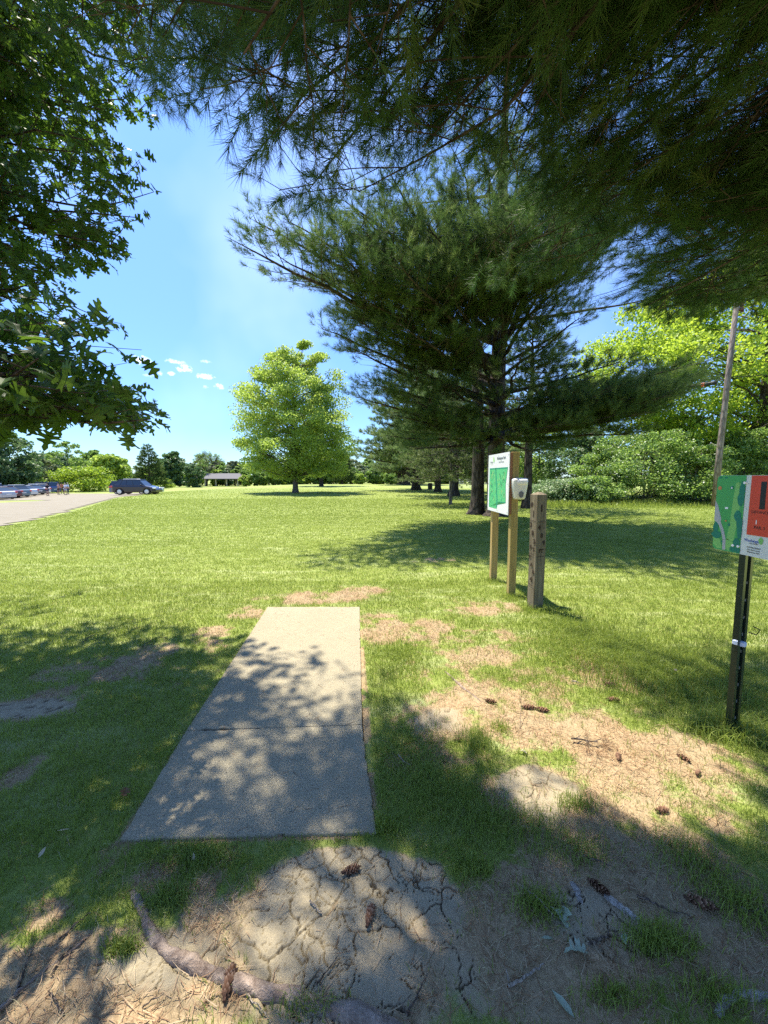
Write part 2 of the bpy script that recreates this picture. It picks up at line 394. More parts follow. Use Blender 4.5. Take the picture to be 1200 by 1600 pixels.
gc = t.mix(t.noise(t.map(p, (.6, 2.4, 1), (0, 0, .5)), 0.7, 6, 0.7), (0.17, 0.15, 0.11), (0.33, 0.30, 0.235))
gc = t.mix(t.ramp(t.noise(p, 30, 3, 0.8), [(0.3, (0.5,) * 3), (0.65, (0, 0, 0))]), gc, (0.16, 0.14, 0.11))
t.l(gc, t.b.inputs['Base Color']); t.bump(t.noise(p, 20, 4, .8), 0.5, 0.05)
mb = MB(); mb.add(np.stack([lx, ly, terrain(lx, ly) + 0.02], 1), np.concatenate([np.stack([a[k], b[k], c[k]], 1), np.stack([a[k], c[k], d[k]], 1)]))
tag(mb.build('gravel_lot', lotm, smooth=True), 'pale gravel car park beyond the lawn on the left', kind='structure')

# concrete pad ---------------------------------------------------------
cm = mat('concrete', (0.4, 0.37, 0.32), 0.9, 0, 0.2); t = NT(cm); p = t.pos()
cc = t.mix(t.noise(p, 3.2, 6, 0.65), (0.375, 0.328, 0.222), (0.49, 0.43, 0.295))
cc = t.mix(t.ramp(t.noise(p, 130, 3, 0.8), [(0.34, (0.7,) * 3), (0.54, (0, 0, 0))]), cc, (0.20, 0.17, 0.11))
cc = t.mix(t.ramp(t.noise(t.map(p, (1, 12, 1), (0, 0, -.09)), 9, 5, .75), [(.42, (0,) * 3), (.75, (.4,) * 3)]), cc, (0.28, 0.24, 0.155))
pk = t.voro(p, 75, 'F1', 'Distance'); sel = t.voro(p, 75, 'F1', 'Color')
spk = t.math('MULTIPLY', t.ramp(pk, [(0.16, (1,) * 3), (0.26, (0,) * 3)]), t.ramp(sel, [(0.72, (0,) * 3), (0.76, (1,) * 3)]))
cc = t.mix(spk, cc, (0.60, 0.54, 0.46))
pk2 = t.voro(p, 48, 'F1', 'Distance'); sel2 = t.voro(p, 48, 'F1', 'Color')
spk2 = t.math('MULTIPLY', t.ramp(pk2, [(0.12, (1,) * 3), (0.24, (0,) * 3)]), t.ramp(sel2, [(0.74, (0,) * 3), (0.78, (1,) * 3)]))
cc = t.mix(spk2, cc, (0.10, 0.085, 0.065))
cc = t.mix(t.ramp(t.noise(p, 0.9, 5, .7), [(0.45, (0,) * 3), (0.7, (.5,) * 3)]), cc, (0.33, 0.285, 0.19))
t.l(cc, t.b.inputs['Base Color'])
h = t.math('ADD', t.math('MULTIPLY', t.noise(t.map(p, (1, 9, 1), (0, 0, -0.09)), 14, 4, .7), 1.2), t.math('ADD', t.noise(p, 140, 3, .8), t.math('MULTIPLY', spk, .7)))
t.bump(h, 1.0, 0.009)
def slab_mb(c4, top=SLAB_Z):
    """a slab with a wavering, slightly chipped rim and rounded arrises"""
    c4 = [np.array(q) for q in c4]; rim = []
    for i in range(4):
        a_, b_ = c4[i], c4[(i + 1) % 4]; n_ = int(np.linalg.norm(b_ - a_) / 0.03) + 2
        for q in range(n_): rim.append(a_ + (b_ - a_) * q / n_)
    rim = np.array(rim); cen = rim.mean(0); k_ = len(rim)
    out = rim[:, :2] - cen[:2]; out /= np.linalg.norm(out, axis=1)[:, None]
    w = (fnoise(rim[:, 0], rim[:, 1], .12, 44, 3) - .5) * 0.008 - np.clip(fnoise(rim[:, 0], rim[:, 1], .05, 77, 2) - .68, 0, 1) * 0.08
    rim[:, :2] += out * w[:, None]
    L = []
    for ins, z in ((0, -0.09), (0, top - 0.006), (0.002, top - 0.002), (0.006, top)):
        r_ = rim.copy(); r_[:, :2] -= out * ins; r_[:, 2] = z; L.append(r_)
    V = np.concatenate(L + [np.array([[cen[0], cen[1], top]])]); F = []
    for j in range(3):
        for i in range(k_):
            a_ = j * k_ + i; b_ = j * k_ + (i + 1) % k_; F += [[a_, b_, b_ + k_], [a_, b_ + k_, a_ + k_]]
    for i in range(k_): F.append([3 * k_ + i, 3 * k_ + (i + 1) % k_, 4 * k_])
    return V, F
pad = empty('concrete_path', (0, 0, 0)); tag(pad, 'rough grey concrete tee pad running away from the camera', kind='structure')
jn = (SLAB[3] - SLAB[0]) / np.linalg.norm(SLAB[3] - SLAB[0]) * 0.0022
mb = MB(); mb.add(*slab_mb([SLAB[0], SLAB[1], JOINT[1] - jn, JOINT[0] - jn])); mb.build('near_slab', cm, pad)
mb = MB(); mb.add(*slab_mb([JOINT[0] + jn, JOINT[1] + jn, SLAB[2], SLAB[3]])); mb.build('far_slab', cm, pad)


# soil packed in the joint between the two slabs
mb = MB(); mb.add([JOINT[0] * [1, 1, 0] + [0.01, -.004, .004], JOINT[1] * [1, 1, 0] + [-.01, -.004, .004], JOINT[1] * [1, 1, 0] + [-.01, .004, .004], JOINT[0] * [1, 1, 0] + [.01, .004, .004]], [[0, 1, 2], [0, 2, 3]]); mb.build('joint_soil', mat('joint_soil', (.12, .085, .055), .95), pad)

# ------------------------------------------------------------------ grass blades
def scatter(n, x0, x1, y0, y1):
    return RNG.uniform(x0, x1, n), RNG.uniform(y0, y1, n)
def in_view(x, y, m=0.25):
    return np.abs(x) < (y + 0.15) * 1.0 + m
BL = MB(); DRY = MB(); TAL = MB()
def blades(mbx, x, y, h, w, r, lean=0.5, z=None, seg=2):
    n = len(x)
    if n == 0: return
    zz = terrain(x, y) - 0.004 if z is None else z
    az = RNG.uniform(0, 2 * math.pi, n); la = RNG.uniform(0, 2 * math.pi, n); le = np.abs(RNG.normal(0, lean, n)) * h
    B = np.stack([x, y, zz], 1); W = np.stack([np.cos(az), np.sin(az), np.zeros(n)], 1) * (w / 2)[:, None]
    L = np.stack([np.cos(la) * le, np.sin(la) * le, np.zeros(n)], 1)
    up = np.array([0, 0, 1.0])
    mid = B + up * (h * .6)[:, None] + L * .35; tip = B + up * (h * np.clip(1 - .35 * le / h, .3, 1))[:, None] + L
    if seg == 2:
        V = np.stack([B - W, B + W, mid - W * .8, mid + W * .8, tip], 1).reshape(-1, 3)
        F = (np.array([[0, 1, 3], [0, 3, 2], [2, 3, 4]])[None] + (np.arange(n) * 5)[:, None, None]).reshape(-1, 3); k = 5
    else:
        V = np.stack([B - W, B + W, tip], 1).reshape(-1, 3); F = np.arange(3 * n).reshape(-1, 3); k = 3
    mbx.add(V, F, np.repeat(r, k))
def outside_slab(x, y): return slab_dist(x, y) > 0.002
bands = [(0.95, 2.2, 15000, .040, .0023), (2.2, 3.6, 9500, .042, .0028), (3.6, 6, 5200, .044, .0042), (6, 10, 2700, .038, .0055), (10, 17, 1250, .036, .0095), (17, 30, 420, .038, .018), (30, 62, 85, .045, .034)]
for y0, y1, dens, hh, ww in bands:
    W_ = y1 + .5; n = int((y1 - y0) * 2 * W_ * dens)
    x, y = scatter(n, -W_, W_, y0, y1)
    k = in_view(x, y) & outside_slab(x, y); x, y = x[k], y[k]
    dd_ = dirt_at(x, y) if y0 < 10 else np.zeros(len(x))
    if y0 < 3: dd_ = np.maximum(dd_, 1.5 * mud_at(x, y))
    tuft = fnoise(x, y, 0.11, 66, 2)
    k = RNG.random(len(x)) < np.clip(1.12 - 1.22 * dd_, 0.07, 1) * np.clip(.35 + tuft * 1.4, 0, 1)
    k &= (dd_ < 1.12) | (RNG.random(len(x)) < 0.012)
    if y0 >= 10: k &= ~inpoly(x, y, lot_edge)
    if y0 >= 17: k &= RNG.random(len(x)) < np.clip((64 - y) / 40, 0, 1)
    x, y, dd_, tuft = x[k], y[k], dd_[k], tuft[k]
    h = hh * (0.55 + .8 * RNG.random(len(x))) * (.7 + .7 * tuft) * (1 - .35 * np.clip(dd_, 0, 1))
    big = fnoise(x, y, .8, 12, 3); rx_ = x * math.cos(.45) + y * math.sin(.45); ry_ = -x * math.sin(.45) + y * math.cos(.45)
    clip = np.clip((fnoise(rx_ * .35, ry_ + .5 * np.sin(rx_ * .25), .55, 41, 4) - .52) * 6, 0, 1) * sstep((y - 3.5) / 4)
    patch = fnoise(x, y, 4.5, 18, 3)
    r = np.clip(.12 + .45 * RNG.random(len(x)) + .7 * (big - .45) + .5 * (patch - .45) + .45 * clip * RNG.random(len(x)), 0, 1)
    blades(BL, x, y, h, np.full(len(x), ww) * RNG.uniform(.7, 1.3, len(x)), r, .75)
# long grass left by the mower on the right, round the posts and the pad
def tall(px, py, rx, ry, n, h0, w=.004, lean=.7):
    cx, cy_, sx, sy, _ = ell(px, py, rx, ry, 1); x = RNG.normal(cx, sx / 1.7, n); y = RNG.normal(cy_, sy / 1.7, n)
    k = outside_slab(x, y); x, y = x[k], y[k]
    blades(TAL, x, y, h0 * RNG.uniform(.5, 1.2, len(x)), np.full(len(x), w), np.clip(RNG.normal(.5, .25, len(x)), 0, 1), lean)
tall(960, 1025, 130, 45, 9000, .085); tall(1060, 1060, 120, 60, 7000, .08); tall(900, 985, 60, 22, 2200, .09); tall(1150, 1150, 60, 18, 700, .13, .0045, .9); tall(1125, 1135, 35, 16, 260, .16, .004)
tall(838, 955, 26, 8, 420, .10); tall(797, 934, 20, 6, 320, .10); tall(769, 909, 18, 5, 300, .10); tall(625, 1030, 40, 30, 1800, .06)
for q in [(745, 1165, 22, 18, 420, .09), (600, 1295, 28, 14, 520, .06), (780, 1140, 14, 8, 160, .07), (900, 1260, 30, 14, 320, .07), (840, 1420, 40, 26, 620, .055), (1030, 1475, 55, 26, 900, .06), (190, 1480, 28, 14, 380, .05),
          (300, 1340, 70, 18, 1600, .045), (270, 1400, 35, 22, 600, .045), (480, 1575, 60, 14, 240, .05), (1080, 1350, 60, 40, 700, .06), (1160, 1420, 50, 40, 600, .07), (740, 1360, 30, 16, 420, .055), (700, 1250, 90, 60, 2600, .05), (640, 1180, 60, 50, 2200, .05),
          (900, 1330, 60, 30, 600, .05), (800, 1290, 80, 30, 1100, .05), (960, 1560, 60, 22, 350, .05), (1120, 1560, 60, 30, 350, .06), (860, 1080, 30, 12, 260, .05), (820, 1060, 60, 14, 900, .045)]:
    tall(*q, w=.0026)
# straw coloured dead grass mixed in
for y0, y1, dens, hh, ww in ((1, 3, 4200, .035, .002), (3, 7, 2000, .04, .0035)):
    W_ = y1 + .4; x, y = scatter(int((y1 - y0) * 2 * W_ * dens), -W_, W_, y0, y1)
    k = in_view(x, y) & outside_slab(x, y); x, y = x[k], y[k]; dd_ = dirt_at(x, y); md = mud_at(x, y)
    k = (RNG.random(len(x)) < .12 + .85 * np.clip(dd_ * 1.2, 0, 1)) & (md < .3); x, y = x[k], y[k]
    blades(DRY, x, y, hh * RNG.uniform(.3, 1.1, len(x)), np.full(len(x), ww), RNG.random(len(x)), 1.3)
tag(BL.build('grass', M['grass']), 'short green lawn grass', 'grass', kind='stuff')
tag(TAL.build('long_grass', M['grass']), 'longer green grass tufts round the posts and the bare soil', 'grass', kind='stuff')
tag(DRY.build('dry_grass', M['dry_grass']), 'straw coloured dead grass at the worn patches', 'grass', kind='stuff')
# fallen needles
x, y = scatter(150000, -6, 6, .95, 5.6)
k = in_view(x, y, .1); x, y = x[k], y[k]; dd_ = dirt_at(x, y); md = mud_at(x, y); osl = outside_slab(x, y); clump = fnoise(x, y, .16, 33, 3)
k = RNG.random(len(x)) < np.clip(np.where(osl, (.02 + .9 * np.clip(dd_, 0, 1) * (clump > .42)) * (1 - .93 * md), 0.012), 0, 1); x, y, osl = x[k], y[k], osl[k]
n = len(x); az = RNG.uniform(0, 2 * math.pi, n); L_ = RNG.uniform(.03, .09, n)
z0 = np.where(osl, terrain(x, y) + RNG.uniform(.001, .012, n), SLAB_Z + .002)
D = np.stack([np.cos(az), np.sin(az), RNG.normal(0, .12, n) * osl], 1); W_ = np.stack([-np.sin(az), np.cos(az), np.zeros(n)], 1) * .0011
B = np.stack([x, y, z0], 1); mid = B + D * (L_ / 2)[:, None] + W_ * RNG.normal(0, 4, n)[:, None]; T_ = B + D * L_[:, None]
LT = MB(); LT.add(np.stack([B - W_, B + W_, mid - W_, mid + W_, T_], 1).reshape(-1, 3), (np.array([[0, 1, 3], [0, 3, 2], [2, 3, 4]])[None] + (np.arange(n) * 5)[:, None, None]).reshape(-1, 3), np.repeat(RNG.random(n), 5))
tag(LT.build('pine_needle_litter', M['litter']), 'fallen orange brown pine needles on the bare soil', 'litter', kind='stuff')

# ------------------------------------------------------------------ trees
def nrm(v): return v / (np.linalg.norm(v, axis=-1, keepdims=True) + 1e-9)
def lit_poly(pts): return [tuple(G(px, py)[:2]) for px, py in pts]
LIT = [lit_poly(q) for q in (
    [(-900, 912), (420, 912), (420, 800), (-900, 800)],
    [(405, 905), (760, 895), (870, 950), (900, 1010), (950, 1085), (1050, 1130), (1140, 1165), (1230, 1190), (1260, 1330), (1120, 1360), (1000, 1330), (900, 1300), (800, 1270), (770, 1200), (700, 1165), (640, 1095), (570, 1050), (560, 1025), (490, 1010), (440, 1020), (385, 1010), (370, 965)],
    [(860, 890), (1100, 925), (1130, 985), (1000, 970), (900, 948)],
    [(430, 1385), (560, 1330), (700, 1370), (745, 1460), (700, 1530), (560, 1520), (600, 1420), (500, 1400)])]
LIT_FAR = [lit_poly(q) for q in ([(-200, 800), (420, 765), (600, 772), (640, 798), (545, 812), (500, 845), (470, 880), (700, 908), (860, 893), (1130, 935), (1300, 1000), (1300, 1700), (-200, 1700)],)]
SKYGAP = [[(245, 190), (290, 188), (310, 240), (400, 290), (440, 205), (455, 265), (480, 322), (375, 325), (338, 368), (375, 410), (440, 445), (500, 480), (480, 510), (525, 560), (540, 600), (510, 650), (585, 740), (300, 900), (-200, 900), (-200, 690), (60, 652), (110, 652), (160, 662), (200, 688), (245, 670), (245, 632), (160, 578), (215, 572), (225, 548), (190, 505), (130, 482), (110, 450), (90, 418), (150, 428), (205, 402), (190, 372), (225, 352), (245, 310), (235, 262), (172, 218), (168, 175)],
          [(430, 445), (575, 468), (495, 492)], [(520, 548), (650, 572), (535, 602)], [(535, 632), (660, 648), (580, 690)], [(380, 395), (520, 415), (450, 445)], [(880, 590), (960, 575), (940, 610)],
          [(925, 428), (975, 422), (1000, 470), (940, 500)], [(860, 515), (930, 500), (975, 545), (905, 565)], [(1010, 120), (1040, 10), (1110, 20), (1060, 110)]]
RIGHTGAP = [(985, 490), (1050, 500), (1120, 482), (1200, 498), (1700, 500), (1700, 2000), (985, 2000)]
def visible_ok(P, jit=9, polys=()):
    x, y, ok = proj(P)
    x = x + RNG.normal(0, jit, len(P)); y = y + RNG.normal(0, jit, len(P)); bad = np.zeros(len(P), bool)
    for q in list(SKYGAP) + list(polys): bad |= inpoly(x, y, q)
    return ~(bad & ok)
def shade_ok(P, polys, jit=0.07):
    h = P[:, 2]; x = P[:, 0] + SHX * h + RNG.normal(0, jit, len(P)); y = P[:, 1] + SHY * h + RNG.normal(0, jit, len(P)); bad = np.zeros(len(P), bool)
    for q in polys: bad |= inpoly(x, y, q)
    if polys is LIT: bad |= (fnoise(x, y, .30, 123, 2) > np.where((y < 1.7) & (x > -.6) & (x < .8), .47, np.where((y < 2.6) & (x < .3) & (y > 1.5), .80, np.where(y < 2, .60, .63)))) & (P[:, 2] > 1.5)
    return ~bad
def lit_frac(C):
    x = C[:, 0] + SHX * C[:, 2]; y = C[:, 1] + SHY * C[:, 2]
    return float(np.mean(inpoly(x, y, LIT[1]) | inpoly(x, y, LIT[2]) | inpoly(x, y, LIT[3]))) if C[0][1] < 6 else 0.0
def curve(p0, p1, sag, n=12, wob=0.06):
    t_ = np.linspace(0, 1, n)[:, None]; p0 = np.array(p0, float); p1 = np.array(p1, float); L = np.linalg.norm(p1 - p0)
    m = (p0 + p1) / 2 + np.array([0, 0, sag * L])
    C = (1 - t_) ** 2 * p0 + 2 * t_ * (1 - t_) * m + t_ ** 2 * p1
    w = np.cumsum(RNG.normal(0, wob * L / n, (n, 3)), 0); w -= w[-1] * t_; w[:, 2] *= .5
    return C + w * (t_ > 0)
def limb(C, r0, wood, sites, spacing=0.32, start=0.22, smax=2.0, flat=0.16, tw=0.17, sides=6, up=0.12, dens=1.0, ok=None):
    """a bough with forked side branches lying in a plate; collects the shoots' places and directions"""
    if ok is not None:
        g_ = np.nonzero(ok(C))[0]
        if len(g_) == 0 or g_.max() < 3: return
        C = C[:g_.max() + 1]
        if lit_frac(C) > .22: return
    n = len(C); seg = np.linalg.norm(np.diff(C, axis=0), axis=1); L = seg.sum(); cum = np.concatenate([[0], np.cumsum(seg)]) / L
    wood.tube(C, r0 * (1 - np.linspace(0, 1, n)) ** .8 + .003, sides, rough=.15)
    side = 1; s = start * L + RNG.random() * .1
    at_c = lambda u: np.array([np.interp(u, cum, C[:, k]) for k in range(3)])
    while s < L:
        u = s / L; b = at_c(u); tdir = nrm(at_c(min(1, u + .05)) - at_c(max(0, u - .05)))
        ang = side * RNG.uniform(.6, 1.05); ca, sa = math.cos(ang), math.sin(ang)
        d = np.array([tdir[0] * ca - tdir[1] * sa, tdir[0] * sa + tdir[1] * ca, tdir[2] * .5 + up + RNG.normal(0, .1)]); d = nrm(d)
        Ls = min(smax, .30 + .55 * (1 - u) * L) * RNG.uniform(.65, 1.1)
        q = curve(b, b + d * Ls, .03, 5, .1)
        m = max(2, int(Ls / tw * dens)); us = np.linspace(.18, 1, m) + RNG.normal(0, .02, m); us = np.clip(us, .1, 1)
        base = np.stack([np.interp(us, np.linspace(0, 1, 5), q[:, k]) for k in range(3)], 1)
        sd = RNG.choice([-1, 1], m) * RNG.uniform(.3, 1.0, m); sd[-1] = 0
        dx = d[0] * np.cos(sd) - d[1] * np.sin(sd); dy = d[0] * np.sin(sd) + d[1] * np.cos(sd)
        D = nrm(np.stack([dx, dy, d[2] + RNG.normal(up, flat, m)], 1)); lt = RNG.uniform(.12, .38, m) * (1.15 - .5 * us) * min(1.0, smax / .8)
        tip = base + D * lt[:, None]
        keep_ = np.ones(m, bool) if ok is None else ok(tip)
        if keep_.any():
            far = np.nonzero(keep_)[0].max(); uend = min(1, us[far] + .05); qq = np.stack([np.interp(np.linspace(0, uend, 5), np.linspace(0, 1, 5), q[:, k]) for k in range(3)], 1)
            wood.tube(qq, np.linspace(max(.004, r0 * .22 * (1 - .5 * u)), .003, 5), 4)
            for i in np.nonzero(keep_)[0]:
                wood.tube([base[i], tip[i]], [.003, .002], 3, cap=False)
            K = keep_
            sites.append((tip[K], D[K])); sites.append((base[K] + D[K] * (lt[K] * .55)[:, None], nrm(D[K] + RNG.normal(0, .3, (K.sum(), 3)))))
        s += spacing * RNG.uniform(.7, 1.3) / 1.6; side = -side
    K = np.array([True]) if ok is None else ok(C[-1:])
    if K[0]: sites.append((C[-1:], nrm(C[-1:] - C[-2:-1])))
def frame(D, roll=True):
    n = len(D); Z_ = nrm(D); ref = np.where(np.abs(Z_[:, 2:3]) < .9, np.array([[0, 0, 1.0]]), np.array([[1.0, 0, 0]]))
    X_ = nrm(np.cross(ref, Z_)); Y_ = np.cross(Z_, X_)
    if roll:
        a_ = RNG.uniform(0, 2 * math.pi, n)[:, None]; X_, Y_ = X_ * np.cos(a_) + Y_ * np.sin(a_), -X_ * np.sin(a_) + Y_ * np.cos(a_)
    return X_, Y_, Z_
def shoot_tpl(n, length, ln, w, seed, droop=0.0, spread=(25, 75)):
    """a shoot: needles round a stem along +Z"""
    g = np.random.default_rng(seed); V = []; F = []
    for i in range(n):
        s = g.random() ** .7; a_ = g.uniform(0, 2 * math.pi); th = math.radians(g.uniform(*spread)) * (1.15 - .55 * s)
        d = np.array([math.sin(th) * math.cos(a_), math.sin(th) * math.sin(a_), math.cos(th)]); b = np.array([0, 0, s * length]); l_ = ln * g.uniform(.75, 1.1)
        e = b + d * l_; wv = np.cross(d, g.normal(size=3)); wv = wv / np.linalg.norm(wv) * w / 2
        k = len(V); V += [b - wv, b + wv, e + np.array([0, 0, -droop * l_])]; F.append([k, k + 1, k + 2])
    return np.array(V), np.array(F)
def needles(mbx, sites, tpls, scale=(.85, 1.15), sun_lift=0.0):
    P = np.concatenate([a_ for a_, b_ in sites]); D = np.concatenate([b_ for a_, b_ in sites]).copy(); D[:, 2] += sun_lift
    g = RNG.integers(0, len(tpls), len(P))
    for i, (V, F) in enumerate(tpls):
        k = g == i; X_, Y_, Z_ = frame(D[k])
        mbx.stamp(V, F, P[k], X_, Y_, Z_, RNG.uniform(*scale, k.sum()), np.clip(RNG.normal(.45, .25, k.sum()), 0, 1))
    return len(P)

# -- the white pine standing on the right, its boughs hanging over the camera
pa = empty('white_pine', (4.3, -2.2, 0)); tag(pa, 'large white pine whose dark boughs hang over the pad from the upper right', 'tree')
wood = MB(); st = []; T0 = np.array([5.6, .9])
okA = lambda P: visible_ok(P, 7, [RIGHTGAP]) & shade_ok(P, LIT)
P0 = pa.location
wood.tube([(4.3, -2.2, -.1), (4.3, -2.2, .5), (4.28, -2.18, 3), (4.3, -2.15, 8), (4.35, -2.2, 13), (4.3, -2.2, 18)], [.42, .34, .3, .24, .15, .03], 14, rough=.1)
tipsA = [(200, 60, 2.8), (255, 150, 2.5), (170, 0, 3.2), (240, 20, 2.4), (300, 215, 1.8), (345, 165, 2.2), (425, 225, 2.5), (380, 60, 2.6), (230, 90, 3.2), (480, 300, 2.9), (560, 300, 2.6), (600, 345, 3.0), (540, 180, 2.6), (660, 230, 2.3), (700, 350, 3.2), (740, 110, 2.1), (620, 80, 2.3), (800, 390, 3.5),
         (820, 230, 2.5), (900, 405, 3.5), (940, 300, 2.6), (860, 60, 1.9), (1000, 455, 3.9), (1000, 180, 2.3), (1100, 330, 3.0), (1150, 465, 3.8), (1060, 60, 2.1), (1180, 220, 2.5), (1250, 400, 3.4), (480, 0, 2.2), (560, -150, 2.2), (300, -100, 3), (1080, 455, 4.6), (1180, 455, 5.2), (1010, 478, 3.4), (1060, 475, 3.8), (1110, 478, 4.0), (1150, 476, 4.4), (1190, 478, 4.0), (1230, 474, 3.6), (1260, 460, 4.8), (1100, 440, 4.4), (1180, 430, 4.2), (1040, 440, 4.4), (1220, 380, 4.2), (980, 440, 3.6), (960, 380, 3.4), (760, 390, 3.6), (680, 300, 2.9), (980, 380, 4.4), (1120, 400, 5.0), (880, 330, 4.3), (1230, 330, 4.6)]
for px, py, Y in tipsA:
    tip = at(px, py, Y); h0 = max(2.6, tip[2] - RNG.uniform(.0, .7)); b = np.array([4.3, -2.2, h0]); L = np.linalg.norm(tip - b)
    limb(curve(b, tip, .05, 16, .16), (.007 + .0025 * L), wood, st, .23, .30, 1.5, .22, .10, 6, .05, 1.35, okA)
# higher boughs, chosen by where their shade lies on the ground
shadeA = [(300, 1200, 6), (400, 1250, 7), (350, 1165, 6), (455, 1205, 5.5), (500, 1180, 7.5), (300, 1265, 5), (540, 1250, 6.5), (420, 1150, 7), (520, 1140, 6.5), (1000, 1012, 7), (1060, 1062, 7), (1125, 1095, 6.5), (970, 988, 7.5), (1180, 1060, 7), (1160, 1130, 6), (1040, 1000, 8), (1110, 1020, 7.5), (1190, 960, 8.5), (1230, 1100, 6.5), (930, 975, 8), (1080, 1090, 6), (420, 1060, 7.0), (470, 1120, 6.0), (330, 1200, 7.0), (560, 1060, 7.5), (620, 1100, 7.0), (600, 1200, 6.0), (520, 1240, 6.4), (700, 1200, 5.5), (760, 1250, 5), (860, 1290, 5), (950, 1330, 5.2), (1080, 1330, 5.5), (1150, 1100, 6), (1080, 1040, 7), (1180, 1000, 8), (980, 1030, 6.5), (1100, 1450, 5), (900, 1480, 5), (1180, 1500, 4.5), (400, 1400, 5.5), (250, 1450, 6), (300, 1560, 5), (120, 1560, 6.5), (800, 1590, 4.5), (480, 1000, 8.5), (440, 1180, 8.5), (640, 1290, 7.5), (200, 1350, 7.5), (600, 1500, 8)]
for px, py, h in shadeA:
    g = G(px, py); tip = np.array([g[0] - SHX * h, g[1] - SHY * h, h]); b = np.array([4.3, -2.2, h - RNG.uniform(.3, 1.2)]); L = np.linalg.norm(tip - b)
    limb(curve(b, tip, .04, 16, .14), .014 + .005 * L, wood, st, .32, .3, 1.7, .2, .13, 5, .05, 1.1, okA)
for i in range(44):                       # the crown above and behind; rear boughs are unseen, added to block sky light
    h = 2.8 + (i % 22) * .62; az = i * 2.4; L = 6.5 * (1 - (h - 2.8) / 17)
    if i >= 22: az = -math.pi / 2 + 2.6 * ((i * .618) % 1 - .5); b = np.array([4.3, -2.2, h]); tip = b + np.array([math.cos(az) * L, math.sin(az) * L, .8])
    limb(curve(b, tip, .04, 10, .08), .03 + .006 * L, wood, st, .55, .3, 1.8, .2, .22, 5, .05, .9, okA)
crown = MB(); tp = [shoot_tpl(74, .16, .105, .0025, s, .14, (20, 72)) for s in (1, 2, 3, 4)]
nA = needles(crown, st, tp, (.85, 1.3), -.15)
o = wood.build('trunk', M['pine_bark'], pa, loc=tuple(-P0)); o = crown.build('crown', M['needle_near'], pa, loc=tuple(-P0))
print('pine A shoots', nA)

# -- the great pine beyond the map board
pbx = G(772, 806); pb = empty('great_white_pine', (pbx[0], pbx[1], 0)); tag(pb, 'tall white pine with spreading boughs and forked trunk behind the map board', 'tree')
wood = MB(); st = []; bx, by = pbx[0], pbx[1]
FARGAP = [(560, 730), (1300, 560), (1300, 1200), (560, 1200)]
GAPB = [[(1110, 500), (1600, 500), (1600, 900), (1110, 900)], [(540, 715), (600, 685), (650, 712), (700, 672), (760, 720), (810, 680), (860, 722), (920, 668), (1000, 690), (1060, 640), (1110, 640), (1400, 600), (1400, 900), (540, 900)], [(455, 650), (545, 615), (600, 700), (560, 760), (455, 760)]]
def okB(P):
    x, y, o_ = proj(P); tr = inpoly(x, y, [(752, 500), (806, 500), (800, 705), (742, 705)]) & (RNG.random(len(P)) < .72)
    return visible_ok(P, 6, GAPB) & shade_ok(P, LIT_FAR, .25) & ~tr
wood.tube([(bx + .1, by, -.2), (bx + .1, by, .15), (bx + .1, by, .6), (bx + .05, by, 2), (bx, by, 5), (bx + .05, by, 9), (bx, by, 14), (bx + .1, by, 20)], [.75, .5, .40, .36, .33, .26, .17, .03], 14, rough=.12)
wood.tube([(bx - .62, by + .7, -.2), (bx - .58, by + .7, .2), (bx - .55, by + .7, .8), (bx - .55, by + .75, 3), (bx - .7, by + .9, 7), (bx - 1.0, by + 1.2, 12)], [.52, .36, .28, .25, .2, .04], 12, rough=.12)
tipsB = [(1100, 588, 11), (1085, 602, 10.5), (1055, 615, 10.5), (1015, 642, 11), (975, 622, 11), (1000, 592, 11.5), (940, 578, 12), (900, 645, 11.5), (850, 655, 12), (1120, 575, 12), (960, 600, 10.5), (620, 650, 12.5), (680, 690, 12), (720, 660, 12), (640, 702, 12), (740, 712, 12), (860, 712, 11), (600, 680, 13), (1000, 675, 12), (900, 700, 12.5), (350, 368, 9.2), (385, 338, 9.8), (440, 340, 10.5), (420, 390, 10), (470, 420, 10.5), (500, 380, 9.5), (505, 470, 11), (498, 512, 11.5), (560, 460, 10.5), (540, 540, 12), (545, 585, 12), (560, 620, 12.5), (600, 560, 12), (600, 670, 14), (640, 620, 12), (620, 500, 10.5), (660, 660, 13),
         (700, 680, 13.5), (560, 350, 9.5), (620, 400, 9), (640, 300, 9), (720, 320, 8.5), (800, 330, 8.5), (700, 440, 10), (780, 420, 10), (860, 420, 10.5), (920, 400, 11), (950, 470, 12), (900, 500, 12), (980, 560, 12), (1080, 570, 12), (1100, 600, 11.5), (1040, 630, 11), (960, 650, 11), (880, 660, 11), (850, 600, 11.5), (820, 540, 11), (740, 520, 11), (700, 600, 12), (760, 640, 11.5), (820, 680, 12),
         (940, 600, 13), (1000, 600, 14), (660, 540, 12), (520, 300, 10.5), (600, 250, 10), (700, 220, 10), (820, 200, 10), (920, 260, 11), (980, 330, 12), (860, 340, 10), (760, 250, 9)]
for px, py, Y in tipsB:
    tip = at(px, py, Y); hd = math.hypot(tip[0] - bx, tip[1] - by); h0 = max(3.4, tip[2] - .10 * hd - RNG.uniform(-.4, .5)); b = np.array([bx, by, h0])
    limb(curve(b, tip, -.03, 14, .10), .035 + .009 * hd, wood, st, .40, .40, 2.2, .09, .15, 6, .10, 1.25, okB)
